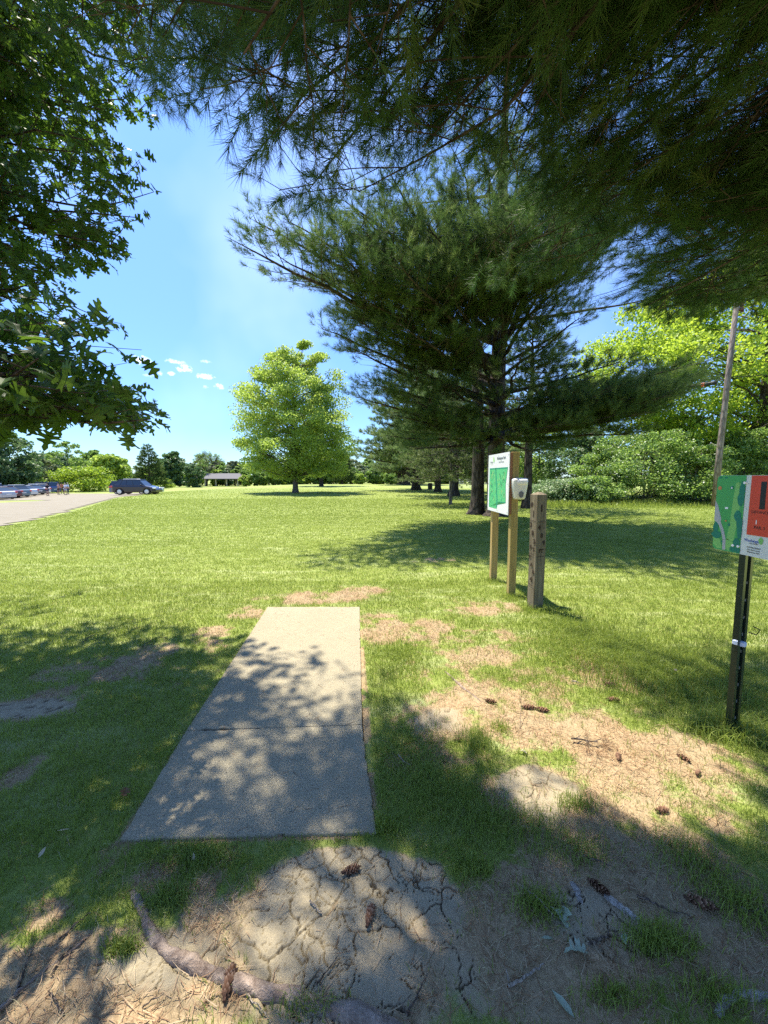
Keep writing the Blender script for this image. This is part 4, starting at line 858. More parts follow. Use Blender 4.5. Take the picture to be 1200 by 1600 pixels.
for i in range(4):
    tb = empty('picnic_table', (pav_loc.x - 4.5 + i * 3.2, pav_loc.y, pav_loc.z)); tag(tb, 'dark picnic table standing under the shelter roof', 'picnic table', 'picnic tables under the shelter'); tb['label'] = ('leftmost', 'second from left', 'third from left', 'rightmost')[i] + ' of the dark picnic tables under the shelter roof'
    mb = MB(); mb.box((0, 0, .75), (1.8, .75, .06)); mb.build('table_top', darkm, tb)
    for y_ in (-.65, .65): mb = MB(); mb.box((0, y_, .45), (1.8, .26, .05)); mb.build('bench', darkm, tb)
    for x_ in (-.7, .7): mb = MB(); mb.box((x_, 0, .40), (.08, 1.5, .08)); mb.box((x_, .25, .36), (.08, .08, .72)); mb.box((x_, -.25, .36), (.08, .08, .72)); mb.build('leg', darkm, tb)
bn = empty('litter_bin'); tag(bn, 'small dark bin on the grass right of the thickest far pine trunk', 'bin'); put(bn, 672, 52)
mb = MB(); mb.cyl((0, 0, -.05), .3, .33, .85, 12); mb.build('drum', darkm, bn); mb = MB(); mb.cyl((0, 0, .8), .35, .2, .12, 12); mb.build('lid', darkm, bn)

# ------------------------------------------------------------------ cars
rubber = mat('tyre', (.025, .025, .027), .8); rimm = mat('alloy', (.62, .62, .64), .3, .8); cglass = mat('car_glass', (.04, .055, .07), .08, .35, 1.0); lampm = mat('headlamp', (.75, .77, .8), .15, 0, .8); tailm = mat('tail_lamp', (.45, .02, .02), .2, 0, .8); trim = mat('black_trim', (.03, .03, .03), .6)
def paint(name, c, metal=.3):
    m = mat(name, c, .28, metal, .6); m.node_tree.nodes['Principled BSDF'].inputs['Coat Weight'].default_value = .6; return m
PROF = {   # lower body: x (from nose, as a fraction), belt height, half width ; greenhouse: base front, roof front, roof rear, base rear, roof height
    'sedan': dict(L=4.7, W=.90, top=[(0, .52), (.02, .62), (.08, .74), (.26, .90), (.32, .93), (.60, .95), (.80, .98), (.94, .96), (.99, .86), (1, .55)], gh=(.25, .40, .70, .88), H=1.44),
    'hatch': dict(L=4.3, W=.90, top=[(0, .50), (.02, .64), (.09, .78), (.24, .94), (.30, .97), (.60, .99), (.85, 1.02), (.95, 1.03), (.99, .90), (1, .5)], gh=(.23, .38, .82, .955), H=1.56),
    'suv': dict(L=4.7, W=.94, top=[(0, .55), (.015, .75), (.05, .92), (.22, 1.04), (.28, 1.07), (.60, 1.09), (.88, 1.10), (.97, 1.10), (.995, .98), (1, .55)], gh=(.22, .34, .90, .975), H=1.72),
    'van': dict(L=5.1, W=.98, top=[(0, .55), (.015, .72), (.05, .88), (.15, 1.02), (.22, 1.07), (.60, 1.09), (.9, 1.10), (.98, 1.10), (.998, .98), (1, .55)], gh=(.13, .30, .93, .985), H=1.78)}
def make_car(name, label, kind, pm, group='cars parked on the gravel'):
    p = PROF[kind]; L, W, H = p['L'], p['W'], p['H']; root = empty(name); tag(root, label, 'van' if kind == 'van' else 'car', group)
    xs = np.array([q[0] for q in p['top']]); zs = np.array([q[1] for q in p['top']]); st_ = np.unique(np.concatenate([np.linspace(0, 1, 33), xs])); tz = np.interp(st_, xs, zs)
    wr = .33 if kind != 'suv' else .37; wx = (.19, .80)
    mb = MB(); V = []
    for s_, z_ in zip(st_, tz):
        e = min(s_, 1 - s_); w_ = W * (1 - .22 * max(0, 1 - e / .09) ** 2); x_ = (s_ - .5) * L
        bot = .24
        for c_ in wx:
            dx_ = abs(s_ - c_) * L
            if dx_ < wr + .06: bot = max(bot, math.sqrt((wr + .06) ** 2 - dx_ ** 2) + .3)
        ring = [(w_ * .96, bot), (w_, min(bot + .12, z_ - .12)), (w_, z_ * .72 + .08), (w_ * .95, z_ - .03), (w_ * .86, z_)]
        for y_, zz in ring: V.append((x_, -y_, zz))
        for y_, zz in reversed(ring): V.append((x_, y_, zz))
    k = 10; F = []; ns = len(st_)
    for j in range(ns - 1):
        for i in range(k):
            a_, b_ = j * k + i, j * k + (i + 1) % k; F += [[a_, b_, b_ + k], [a_, b_ + k, a_ + k]]
    for i in range(1, k - 1): F += [[0, i + 1, i], [(ns - 1) * k, (ns - 1) * k + i, (ns - 1) * k + i + 1]]
    mb.add(V, F); body = mb.build('body', pm, root, smooth=False)
    b0, r0_, r1, b1 = p['gh']; X = lambda s_: (s_ - .5) * L; zb = .94 if kind in ('sedan', 'hatch') else 1.05; wb, wt = W * .90, W * .70
    mb = MB(); lo = [(X(b0), zb - .03), (X(b1), zb + .02)]; hi = [(X(r0_), H - .05), (X(r1), H - .05)]
    Vg = [(lo[0][0], -wb, lo[0][1]), (lo[1][0], -wb, lo[1][1]), (lo[1][0], wb, lo[1][1]), (lo[0][0], wb, lo[0][1]), (hi[0][0], -wt, hi[0][1]), (hi[1][0], -wt, hi[1][1]), (hi[1][0], wt, hi[1][1]), (hi[0][0], wt, hi[0][1])]
    for nm, q in (('side_window', (0, 1, 5, 4)), ('side_window', (2, 3, 7, 6)), ('windscreen', (3, 0, 4, 7)), ('rear_window', (1, 2, 6, 5))):
        mb = MB(); A_ = [np.array(Vg[i_], float) for i_ in q]; c_ = sum(A_) / 4; ctr = np.array([0, 0, zb + .2]); nv = nrm(np.cross(A_[1] - A_[0], A_[3] - A_[0])); nv = nv if np.dot(nv, c_ - ctr) > 0 else -nv
        mb.quad(*A_); inn = [a_ - nv * .03 for a_ in A_]; mb.quad(*inn); mb.build(nm, cglass, root)
    mb = MB(); mb.tube([Vg[0], Vg[4], Vg[5], Vg[1]], .035, 4); mb.tube([Vg[3], Vg[7], Vg[6], Vg[2]], .035, 4)
    for f_ in ((.42, .60) if kind == 'sedan' else (.36, .60, .80)):
        for s_ in (-1, 1):
            xl = X(b0 + (b1 - b0) * f_); xh = X(r0_ + (r1 - r0_) * (f_ + .02)); mb.tube([(xl, s_ * wb, zb), (xh, s_ * wt, H - .05)], .035, 4)
    mb.build('pillar', trim if kind != 'hatch' else pm, root)
    mb = MB(); cx_, cl = (hi[0][0] + hi[1][0]) / 2, abs(hi[1][0] - hi[0][0]); mb.box((cx_, 0, H - .03), (cl + .12, wt * 2 + .06, .07), bevel=.03); mb.build('roof', pm, root)
    for c_ in wx:
        for s_ in (-1, 1):
            mb = MB(); n_ = 18; ang = np.linspace(0, 2 * math.pi, n_, endpoint=False); V = []
            for y_, r_ in ((0, wr - .03), (0, wr), (.2, wr), (.2, wr - .03)):
                V += [(X(c_) + r_ * math.cos(a_), s_ * (W - .01) - s_ * y_, wr + r_ * math.sin(a_)) for a_ in ang]
            F = []
            for j in range(3):
                for i in range(n_): a_, b_ = j * n_ + i, j * n_ + (i + 1) % n_; F += [[a_, b_, b_ + n_], [a_, b_ + n_, a_ + n_]]
            F += [[0, i, i + 1] for i in range(1, n_ - 1)] + [[3 * n_, 3 * n_ + i, 3 * n_ + i + 1] for i in range(1, n_ - 1)]
            mb.add(V, F); wo = mb.build('wheel', rubber, root); mb = MB(); V = [(X(c_), s_ * (W + .012), wr)] + [(X(c_) + (wr * .66 if i % 2 else wr * .60) * math.cos(a_), s_ * (W + .004), wr + (wr * .66 if i % 2 else wr * .60) * math.sin(a_)) for i, a_ in enumerate(ang)]
            mb.add(V, [[0, 1 + i, 1 + (i + 1) % n_] for i in range(n_)]); mb.build('rim', rimm, wo)
    hz, tzz = (.66, .82) if kind in ('sedan', 'hatch') else (.80, .95)
    for s_ in (-1, 1):
        mb = MB(); mb.box((X(.035), s_ * W * .80, hz), (.30, .26, .13), bevel=.03); mb.build('headlight', lampm, root)
        mb = MB(); mb.box((X(.975), s_ * W * .84, tzz), (.22, .26, .18), bevel=.03); mb.build('tail_light', tailm, root)
        mb = MB(); mb.box((X(b0 + .07), s_ * (W + .08), zb + .06), (.14, .18, .13), bevel=.03); mb.build('mirror', pm, root)
    mb = MB(); mb.box((X(.012), 0, .42), (.10, W * 1.3, .16), bevel=.03); mb.build('grille', trim, root)
    mb = MB(); mb.box((X(.992), 0, .60), (.08, .5, .14)); mb.build('number_plate', mat('plate', (.7, .7, .68), .5), root)
    return root
def park(o, px, Y, rz, s=1.0): put(o, px, Y, rz, s); o.location.z += .05; return o
# nose points along local -X; rz turns it
c = make_car('parked_car', 'dark grey crossover parked with its nose to the right at the end of the gravel', 'hatch', paint('charcoal_paint', (.025, .022, .03))); park(c, 215, 40, math.pi + .10)
c = make_car('parked_car', 'silver blue sedan mostly hidden behind the dark grey crossover', 'sedan', paint('silver_blue', (.35, .42, .52))); park(c, 218, 43.6, math.pi + .14)
c = make_car('parked_van', 'dark blue van with a pale roof box behind the dark grey crossover', 'van', paint('navy', (.09, .13, .19))); park(c, 207, 47.5, math.pi + .12, .90)
mb = MB(); mb.box((0, 0, 1.97), (1.9, .9, .22), bevel=.08); mb.build('roof_box', mat('box_grey', (.45, .45, .46), .4), c); mb = MB(); mb.box((-.6, 0, 1.83), (.06, 1.3, .06)); mb.box((.6, 0, 1.83), (.06, 1.3, .06)); mb.build('roof_rack', trim, c)
silv = paint('silver', (.45, .46, .49)); cars = [(7, 45.5, 'sedan', silv, 'silver grey sedan nearest the camera in the row at the left edge'), (18, 48.5, 'sedan', paint('burgundy', (.10, .03, .04)), 'dark red sedan behind the silver grey sedan in the row'), (34, 50, 'hatch', paint('slate', (.12, .17, .20)), 'slate grey hatchback with red tail lamps in the row of parked cars'),
    (46, 53.5, 'sedan', paint('pearl', (.62, .63, .64)), 'pearl white sedan in the middle of the row of parked cars'), (60, 57, 'sedan', paint('graphite', (.08, .085, .10)), 'graphite sedan just left of the person in dark clothes'), (70, 60, 'hatch', paint('white', (.70, .71, .72)), 'white hatchback to the left of the blue vehicle'),
    (84, 64, 'van', paint('royal_blue', (.02, .05, .22)), 'deep blue minivan at the far end of the row beside the group of people'), (-6, 55, 'suv', paint('ice_blue', (.35, .45, .6)), 'pale blue car roof showing above the silver sedan'), (38, 60, 'sedan', paint('light_silver', (.55, .56, .58)), 'light silver sedan behind the slate hatchback'), (97, 70, 'suv', paint('olive', (.10, .12, .07)), 'dark olive vehicle partly hidden by the group of people')]
for px, Y, k_, pm, lab in cars: c = make_car('parked_car' if k_ != 'van' else 'parked_van', lab, k_, pm); park(c, px - 14, Y, -.30)

# ------------------------------------------------------------------ people
skinm = mat('skin', (.45, .27, .19), .6); skind = mat('skin_dark', (.20, .11, .07), .6)
def skinmesh(name, pts, edges, rad, m, parent):
    me = bpy.data.meshes.new(name); me.from_pydata([tuple(p) for p in pts], edges, []); o = bpy.data.objects.new(name, me); COL.objects.link(o); o.parent = parent
    sk = o.modifiers.new('skin', 'SKIN'); sk.use_smooth_shade = True
    for i, v in enumerate(me.skin_vertices[0].data): v.radius = (rad[i], rad[i] * .85); v.use_root = (i == 0)
    o.modifiers.new('sub', 'SUBSURF').levels = 1; o.modifiers['sub'].render_levels = 1; me.materials.append(m); return o
def person(label, px, Y, rz, shirt, shorts, sk=skinm, arm=0.1, group=None, hair=(.05, .03, .02), hat=None, long=False, step=.06):
    r_ = empty('person'); tag(r_, label, 'person', group); put(r_, px, Y, rz); r_.location.z += .05; h = 1.0
    pts = [(0, 0, .95), (0, 0, 1.15), (0, 0, 1.38), (0, -.01, 1.50), (0, 0, 1.60), (0, 0, 1.70), (-.17, 0, 1.40), (-.25, -.03, 1.13), (-.22, -.15 - arm, .95), (-.215, -.2 - arm, .88), (.17, 0, 1.40), (.25, -.03, 1.13), (.22, -.12, .92), (.215, -.15, .84),
           (-.09, 0, .88), (-.11, -step, .50), (-.11, step * .3, .09), (-.11, -.13, .04), (.09, 0, .88), (.11, step, .50), (.11, step, .09), (.11, -.10, .04)]
    ed = [(0, 1), (1, 2), (2, 3), (3, 4), (4, 5), (2, 6), (6, 7), (7, 8), (8, 9), (2, 10), (10, 11), (11, 12), (12, 13), (0, 14), (14, 15), (15, 16), (16, 17), (0, 18), (18, 19), (19, 20), (20, 21)]
    rad = [.14, .12, .14, .055, .09, .085, .055, .042, .032, .035, .055, .042, .032, .035, .085, .058, .042, .035, .085, .058, .042, .035]
    skinmesh('body', pts, ed, rad, sk, r_)
    sm = mat('shirt', shirt, .9); pm = mat('trousers', shorts, .9)
    skinmesh('shirt', [(0, 0, .98), (0, 0, 1.15), (0, 0, 1.39), (0, -.005, 1.46), (-.17, 0, 1.40), (-.235, -.02, 1.18), (.17, 0, 1.40), (.235, -.02, 1.18)], [(0, 1), (1, 2), (2, 3), (2, 4), (4, 5), (2, 6), (6, 7)], [.165, .15, .165, .075, .075, .065, .075, .065], sm, r_)
    e = .12 if long else .52; zz = lambda z_: z_
    skinmesh('trousers', [(0, 0, .97), (-.09, 0, .88), (-.11, -step * .9, e + .05), (.09, 0, .88), (.11, step * .9, e + .05)], [(0, 1), (1, 2), (0, 3), (3, 4)], [.16, .11, .085, .11, .085], pm, r_)
    skinmesh('hat' if hat else 'hair', [(0, .015, 1.66), (0, .01, 1.74)], [(0, 1)], [.098, .085], mat('hat' if hat else 'hair', hat or hair, .9), r_)
    for s_ in (-1, 1): mb = MB(); mb.box((s_ * .11, -.05 + (step if s_ > 0 else 0), .045), (.10, .27, .09), bevel=.03); mb.build('shoe', mat('shoe', (.08, .08, .08), .7), r_)
gp = 'people standing by the parked cars'
person('person in black top and dark shorts walking on the gravel in front of the cars', 74, 54, 1.2, (.02, .02, .03), (.10, .07, .14), skinm, .1, gp)
person('person in a peach coloured top at the left of the standing group', 91, 58, 2.6, (.55, .32, .24), (.08, .05, .04), skinm, .2, gp)
person('person in an orange brown top in the middle of the standing group', 97, 60, .4, (.50, .20, .10), (.10, .09, .08), skind, .1, gp)
person('person in a white top with light shorts in the standing group', 102, 57, 3.0, (.75, .72, .78), (.40, .42, .55), skinm, .05, gp, hat=(.7, .7, .72))
person('person in a pale blue shirt and dark trousers at the right of the group', 106, 59, 1.8, (.45, .62, .80), (.05, .06, .09), skinm, .15, gp, long=True, hat=(.75, .8, .8))

# ------------------------------------------------------------------ lettering
def text_mesh(s, size, bold=0.0):
    cu = bpy.data.curves.new('text', 'FONT'); cu.body = s; cu.size = size; cu.align_x = 'CENTER'; cu.align_y = 'CENTER'; cu.offset = bold; cu.resolution_u = 3
    o = bpy.data.objects.new('text', cu); COL.objects.link(o); dg = bpy.context.evaluated_depsgraph_get(); me = bpy.data.meshes.new_from_object(o.evaluated_get(dg))
    me.calc_loop_triangles(); V = np.array([v.co[:] for v in me.vertices]).reshape(-1, 3); F = np.array([t_.vertices[:] for t_ in me.loop_triangles]).reshape(-1, 3)
    bpy.data.objects.remove(o); bpy.data.curves.remove(cu); bpy.data.meshes.remove(me); return V, F
class Face:
    """a flat face in space: u to the right, v up, w out of the face"""
    def __init__(s, o, u, w): s.o = np.array(o, float); s.u = nrm(np.array(u, float)); s.v = np.array([0, 0, 1.0]); s.w = nrm(np.array(w, float))
    def p(s, a_, b_, c_=0.0): return s.o + s.u * a_ + s.v * b_ + s.w * c_
    def poly(s, mb, pts, c_, m=0):
        P = [s.p(a_, b_, c_) for a_, b_ in pts]; mb.add(P, [[0, i, i + 1] for i in range(1, len(P) - 1)], .5, m)
    def rect(s, mb, a0, b0, a1, b1, c_, m=0): s.poly(mb, [(a0, b0), (a1, b0), (a1, b1), (a0, b1)], c_, m)
    def disc(s, mb, a_, b_, ra, rb, c_, m=0, n=20, wob=0.0):
        s.poly(mb, [(a_ + ra * (1 + wob * math.sin(5 * t_ + a_ * 90)) * math.cos(t_), b_ + rb * (1 + wob * math.sin(4 * t_ + 1)) * math.sin(t_)) for t_ in np.linspace(0, 2 * math.pi, n, endpoint=False)], c_, m)
    def line(s, mb, pts, w_, c_, m=0):
        pts = [np.array(q, float) for q in pts]
        for a_, b_ in zip(pts, pts[1:]):
            d_ = (b_ - a_) / (np.linalg.norm(b_ - a_) + 1e-9); n_ = np.array([-d_[1], d_[0]]) * w_ / 2
            s.poly(mb, [a_ - n_, b_ - n_, b_ + n_, a_ + n_], c_, m)
    def text(s, mb, st_, a_, b_, size, c_, m=0, bold=0.0, sx=1.0):
        V, F = text_mesh(st_, size, bold)
        if len(F): mb.add([s.p(a_ + v[0] * sx, b_ + v[1], c_) for v in V], F, .5, m)
    def slab(s, mb, pts, c0, c1, m=0):
        n_ = len(pts); V = [s.p(a_, b_, c0) for a_, b_ in pts] + [s.p(a_, b_, c1) for a_, b_ in pts]; F = []
        for i in range(n_): j = (i + 1) % n_; F += [[i, j, n_ + j], [i, n_ + j, n_ + i]]
        F += [[0, i + 1, i] for i in range(1, n_ - 1)] + [[n_, n_ + i, n_ + i + 1] for i in range(1, n_ - 1)]
        mb.add(V, F, .5, m)
def woodmat(name, c0, c1, sc=1.0, knots=True):
    m = mat(name, c0, .8, 0, .2); t = NT(m); p = t.pos()
    g_ = t.noise(t.map(p, (34 * sc, 34 * sc, 1.4)), 1.6, 6, .68, .5); cr = t.noise(t.map(p, (60 * sc, 60 * sc, .9)), 2.0, 3, .5)
    col = t.ramp(g_, [(.3, c0), (.7, c1)]); col = t.mix(t.ramp(cr, [(.28, (.8,) * 3), (.38, (0,) * 3)]), col, tuple(q * .35 for q in c0))
    if knots:
        kn = t.voro(t.map(p, (6, 6, 2.2)), 1.3, 'F1'); col = t.mix(t.ramp(kn, [(.05, (.9,) * 3), (.13, (0,) * 3)]), col, tuple(q * .45 for q in c0))
    t.l(col, t.b.inputs['Base Color']); t.bump(t.math('ADD', g_, t.math('MULTIPLY', cr, .8)), .5, .006); return m
fresh = woodmat('treated_pine', (.34, .22, .075), (.56, .40, .17)); olive = woodmat('treated_pine_green', (.30, .22, .07), (.44, .34, .13)); redwood = woodmat('stained_board', (.22, .10, .055), (.36, .18, .10))
grey = woodmat('weathered_timber', (.085, .065, .038), (.30, .25, .165), 1.0, False)
def post_mb(mbx, cx_, cy__, w_, h_, ang, cap=0.0):
    """a square post with softened edges, slight waviness and optional pyramid top"""
    e = w_ * .06; hw = w_ / 2; ring = [(-hw + e, -hw), (hw - e, -hw), (hw, -hw + e), (hw, hw - e), (hw - e, hw), (-hw + e, hw), (-hw, hw - e), (-hw, -hw + e)]
    V = []; zs = [-.15] + list(np.linspace(.0, h_ - cap, 14)); 
    for z_ in zs:
        dx_, dy_ = .0025 * math.sin(3.1 * z_ + cx_), .0025 * math.sin(4.3 * z_ + 1)
        for a_, b_ in ring: V.append((a_ + dx_, b_ + dy_, z_))
    V += [(a_ * (.25 if cap else .95), b_ * (.25 if cap else .95), h_ + (0 if cap else .003)) for a_, b_ in ring]
    mbx._rings(V, 8, len(zs) + 1, (cx_, cy__, 0), ang, 0, .5)

# -- map board
A0 = G(797, 932); A1 = G(769, 908); dirv = nrm(A1[:2] - A0[:2]); HEAD = math.atan2(dirv[0], dirv[1])
nL = np.array([-dirv[1], dirv[0], 0.0])            # faces left, towards the pad
B3 = np.array([dirv[0], dirv[1], 0.0]); PW = .098
mbd = empty('map_board', (A0[0], A0[1], 0)); tag(mbd, 'white park map board on two yellowish wooden posts', 'notice board')
loc = lambda P_: np.asarray(P_) - np.array([A0[0], A0[1], 0])
c0 = A0 + np.array([.03, .06, 0]); c1 = A1 + np.array([.03, .06, 0])
H_TOP = 1.65 + (746 - 707) / 600 * 5.25
o_ = np.array([c0[0], c0[1], 0]); 
mb = MB(); post_mb(mb, *loc(c0)[:2], PW, H_TOP, -HEAD); mb.build('post', olive, mbd)
mb = MB(); post_mb(mb, *loc(c1)[:2], PW, H_TOP, -HEAD); mb.build('post', fresh, mbd)
span = np.linalg.norm((c1 - c0)[:2]); mid_ = loc((c0 + c1) / 2); zt, zb_ = H_TOP + .0, H_TOP - .855
fc = Face(mid_ + nL * (PW / 2), -B3, nL); hwid = span / 2 + PW / 2 + .005
ub = hwid; mb = MB(); fc.slab(mb, [(-ub, zb_ + .01), (ub, zb_ + .01), (ub, zt - .004), (-ub, zt - .004)], .001, .038); mb.build('backing_board', redwood, mbd)
whitep = mat('white_panel', (.78, .80, .79), .35, 0, .4); mb = MB()
fc.slab(mb, [(-ub - .012, zb_), (ub + .006, zb_), (ub + .006, zt + .004), (-ub - .012, zt + .004)], .040, .048); pan = mb.build('panel', whitep, mbd)
inks = [mat('map_green', (.10, .50, .20), .5), mat('map_dark_green', (.02, .28, .17), .5), mat('map_light_green', (.36, .72, .28), .5), mat('map_ink', (.05, .09, .12), .5), mat('map_logo_green', (.42, .66, .25), .5), mat('map_grey', (.60, .64, .60), .5)]
mb = MB(); zm = zb_; W2 = hwid; S_ = .0495
mL, mR, mT = -W2 + .06, W2 - .07, zm + .655
fc.poly(mb, [(mL, zm + .055), (-.0 - .02, zm + .05), (.03, zm + .15), (mR - .02, zm + .16), (mR - .04, zm + .42), (mR + .03, mT), (mL, mT)], S_, 0)
fc.line(mb, [(mL, mT - .01), (mR + .02, mT - .01)], .02, S_ + .0004, 1)
fc.line(mb, [(-.10, mT), (-.06, mT - .2), (-.02, mT - .3), (-.05, zm + .3), (.0, zm + .2), (-.03, zm + .07)], .045, S_ + .0004, 1)
fc.line(mb, [(mR - .03, zm + .16), (mR - .05, zm + .42), (mR + .02, mT)], .012, S_ + .0004, 1); fc.line(mb, [(.03, zm + .155), (mR - .03, zm + .165)], .012, S_ + .0004, 1)
fc.line(mb, [(mL + .01, zm + .06), (mL + .01, mT)], .015, S_ + .0004, 1)
rg = random.Random(4)
for i in range(80):
    a_ = rg.uniform(mL + .04, mR - .08); b_ = rg.uniform(zm + (.09 if a_ < -.03 else .2), mT - .06)
    if abs(a_ + .05) < .045: continue
    th = rg.choice([1.2, 1.9, .9, 1.5]) + rg.uniform(-.2, .2); l_ = rg.uniform(.025, .07); dx_, dy_ = math.cos(th) * l_ / 2, math.sin(th) * l_ / 2
    fc.line(mb, [(a_ - dx_, b_ - dy_), (a_ + dx_, b_ + dy_)], rg.uniform(.007, .014), S_ + .0008 + .00002 * i, rg.choice([2, 2, 1, 4, 1]))
for i in range(22):
    a_ = rg.uniform(mL + .04, mR - .08); b_ = rg.uniform(zm + .22, mT - .06); fc.disc(mb, a_, b_, .006, .006, S_ + .0028, 3 if i % 2 else 5, 8)
fc.text(mb, 'Washington Park', .13, zm + .79, .060, S_ + .0004, 3, .0008, .9); fc.text(mb, 'Disc Golf Course', .14, zm + .735, .034, S_ + .0004, 3, .0004, .9)
fc.disc(mb, -.205, zm + .785, .026, .042, S_ + .0004, 4, 18, .08); fc.disc(mb, -.185, zm + .765, .018, .026, S_ + .0007, 2, 14)
fc.text(mb, 'Washington', -.295, zm + .745, .036, S_ + .001, 3, .0002, .8); fc.text(mb, 'Park District', -.30, zm + .712, .018, S_ + .001, 3, 0, .9)
mb.build('map_print', inks, mbd)
mb = MB()
for a_ in (-ub, 0, ub - .03):
    for b_ in (zm + .03, zm + .42, zt - .03):
        if a_ == 0 and b_ == zm + .42: continue
        fc.disc(mb, a_ + .01, b_, .008, .008, S_ + .003, 0, 10)
mb.build('screw', steel, mbd)

# -- dispenser on the near post
dz = 1.50; dn = -B3; du = np.cross(np.array([0, 0, 1.0]), dn); du = du if du[0] > 0 else -du
dsp = empty('dispenser', tuple(c0 + dn * (PW / 2) + np.array([0, 0, dz]))); tag(dsp, 'white plastic hand sanitiser dispenser fixed to the near post of the map board', 'dispenser')
fd = Face((0, 0, 0), du, dn); dpl = mat('white_plastic', (.74, .72, .66), .3, 0, .5)
def loft(levels, c_off):
    """levels: height, half width, depth, rounding"""
    V = []; n_ = 24
    for (z_, hw, dp) in levels:
        for i in range(n_):
            t_ = math.pi * i / (n_ - 1); V.append(fd.p(c_off + hw * math.copysign(abs(math.cos(t_)) ** .45, math.cos(t_)), z_, .001 + dp * math.sin(t_) ** .5))
    L_ = len(levels); F = []
    for j in range(L_ - 1):
        for i in range(n_ - 1): a_ = j * n_ + i; F += [[a_, a_ + 1, a_ + 1 + n_], [a_, a_ + 1 + n_, a_ + n_]]
        a_ = j * n_; b_ = j * n_ + n_ - 1; F += [[b_, a_, a_ + n_], [b_, a_ + n_, b_ + n_]]
    F += [[0, i + 1, i] for i in range(1, n_ - 1)] + [[(L_ - 1) * n_, (L_ - 1) * n_ + i, (L_ - 1) * n_ + i + 1] for i in range(1, n_ - 1)]
    return V, F
mb = MB(); mb.add(*loft([(-.145, .055, .05), (-.142, .070, .075), (-.12, .080, .088), (-.03, .094, .098), (.05, .104, .108), (.105, .108, .112), (.128, .104, .108), (.140, .088, .085), (.145, .05, .05)], .04)); mb.build('housing', dpl, dsp, smooth=True)
mb = MB(); mb.add(*loft([(.055, .075, .120), (.06, .080, .126), (.10, .088, .128), (.125, .08, .118), (.132, .06, .09)], .055)); mb.build('lid', mat('white_gloss', (.82, .81, .78), .15, 0, .6), dsp, smooth=True)
mb = MB(); fd.disc(mb, .045, -.075, .032, .045, .0985, 0, 24); fd.slab(mb, [(.045 + .03 * math.cos(t_), -.078 + .042 * math.sin(t_)) for t_ in np.linspace(0, 2 * math.pi, 20, endpoint=False)], .095, .104, 0); mb.build('push_bar', mat('grey_plastic', (.16, .16, .17), .4), dsp)

# -- distance post
Pb = G(838, 953); dp_ = empty('distance_post', (Pb[0] + .01, Pb[1] + .07, 0), math.radians(16)); tag(dp_, 'weathered square wooden post carved with hole distances', 'post')
PH = 1.47; DW = .142; mb = MB(); post_mb(mb, 0, 0, DW, PH, 0, .03); mb.build('timber', grey, dp_)
carve = mat('burnt_carving', (.045, .03, .018), .9)
ff = Face((0, -DW / 2 - .0032, 0), (1, 0, 0), (0, -1, 0)); fl = Face((-DW / 2 - .0032, 0, 0), (0, -1, 0), (-1, 0, 0))
def zpy(py): return 1.65 + (746 - py) / 600 * 4.66
mb = MB(); kx = 1.0
ff.text(mb, '1', -.01, zpy(795), .12, .0, 0, .0042); ff.line(mb, [(-.05, zpy(816)), (.052, zpy(816))], .006, 0)
ff.text(mb, '4', -.035, zpy(825), .075, 0, 0, .0042); ff.text(mb, '8', .002, zpy(838), .075, 0, 0, .0042); ff.text(mb, '9', .035, zpy(850), .075, 0, 0, .0042); ff.text(mb, 'FT', 0, zpy(862.5), .062, 0, 0, .0042); ff.line(mb, [(-.05, zpy(871)), (.05, zpy(871))], .006, 0)
mb.build('number_carving', carve, dp_)
mb = MB()
fl.text(mb, '#', -.03, zpy(789), .075, 0, 0, .0042); fl.text(mb, '1', .005, zpy(804), .10, 0, 0, .0042); fl.line(mb, [(-.055, zpy(814.5)), (.05, zpy(815.5))], .006, 0)
mb.build('number_carving', carve, dp_); mb = MB(); fl.text(mb, '3', -.035, zpy(822), .08, 0, 0, .0042); fl.text(mb, '8', 0, zpy(835), .08, 0, 0, .0042); fl.text(mb, '3', .035, zpy(848), .08, 0, 0, .0042); fl.text(mb, 'F', -.03, zpy(858), .06, 0, 0, .0042); fl.text(mb, 'T', .025, zpy(861), .06, 0, 0, .0042); fl.line(mb, [(-.055, zpy(868)), (.045, zpy(869.5))], .005, 0)
mb.build('number_carving', carve, dp_); mb = MB(); fl.text(mb, 'P', -.04, zpy(874), .055, 0, 0, .0042); fl.text(mb, 'A', -.005, zpy(886), .055, 0, 0, .0042); fl.text(mb, 'R', .035, zpy(897), .055, 0, 0, .0042); fl.text(mb, '4', -.005, zpy(910), .08, 0, 0, .0042); fl.line(mb, [(-.045, zpy(913)), (-.05, zpy(918)), (.03, zpy(920))], .006, 0)
mb.build('number_carving', carve, dp_)

# -- tee sign
Sb = G(1141, 1150); ts = empty('tee_sign', (Sb[0], Sb[1], 0)); tag(ts, 'green and red hole map sign on a dark green steel channel post', 'sign')
gp_ = mat('green_enamel', (.018, .05, .028), .32, .2, .6); t = NT(gp_); t.l(t.mix(t.ramp(t.noise(t.pos(), 40, 4, .7), [(.62, (0,) * 3), (.68, (.7,) * 3)]), (.008, .022, .013), (.10, .11, .08)), t.b.inputs['Base Color'])
sx0 = 2.175 - Sb[0]; topz, botz = 1.663, 1.185
mb = MB(); TT = 1.5; rot = Matrix.Rotation(math.radians(28), 3, 'Z')
prof = [(-.052, -.010), (-.024, -.010), (-.020, .026), (.020, .026), (.024, -.010), (.052, -.010), (.052, -.0135), (.0215, -.0135), (.0175, .0225), (-.0175, .0225), (-.0215, -.0135), (-.052, -.0135)]
V = []; 
for z_ in (-.15, TT):
    for a_, b_ in prof: q = rot @ Vector((a_ * 1.12, b_ * 1.1 + .01, 0)); V.append((q.x + .02, q.y, z_))
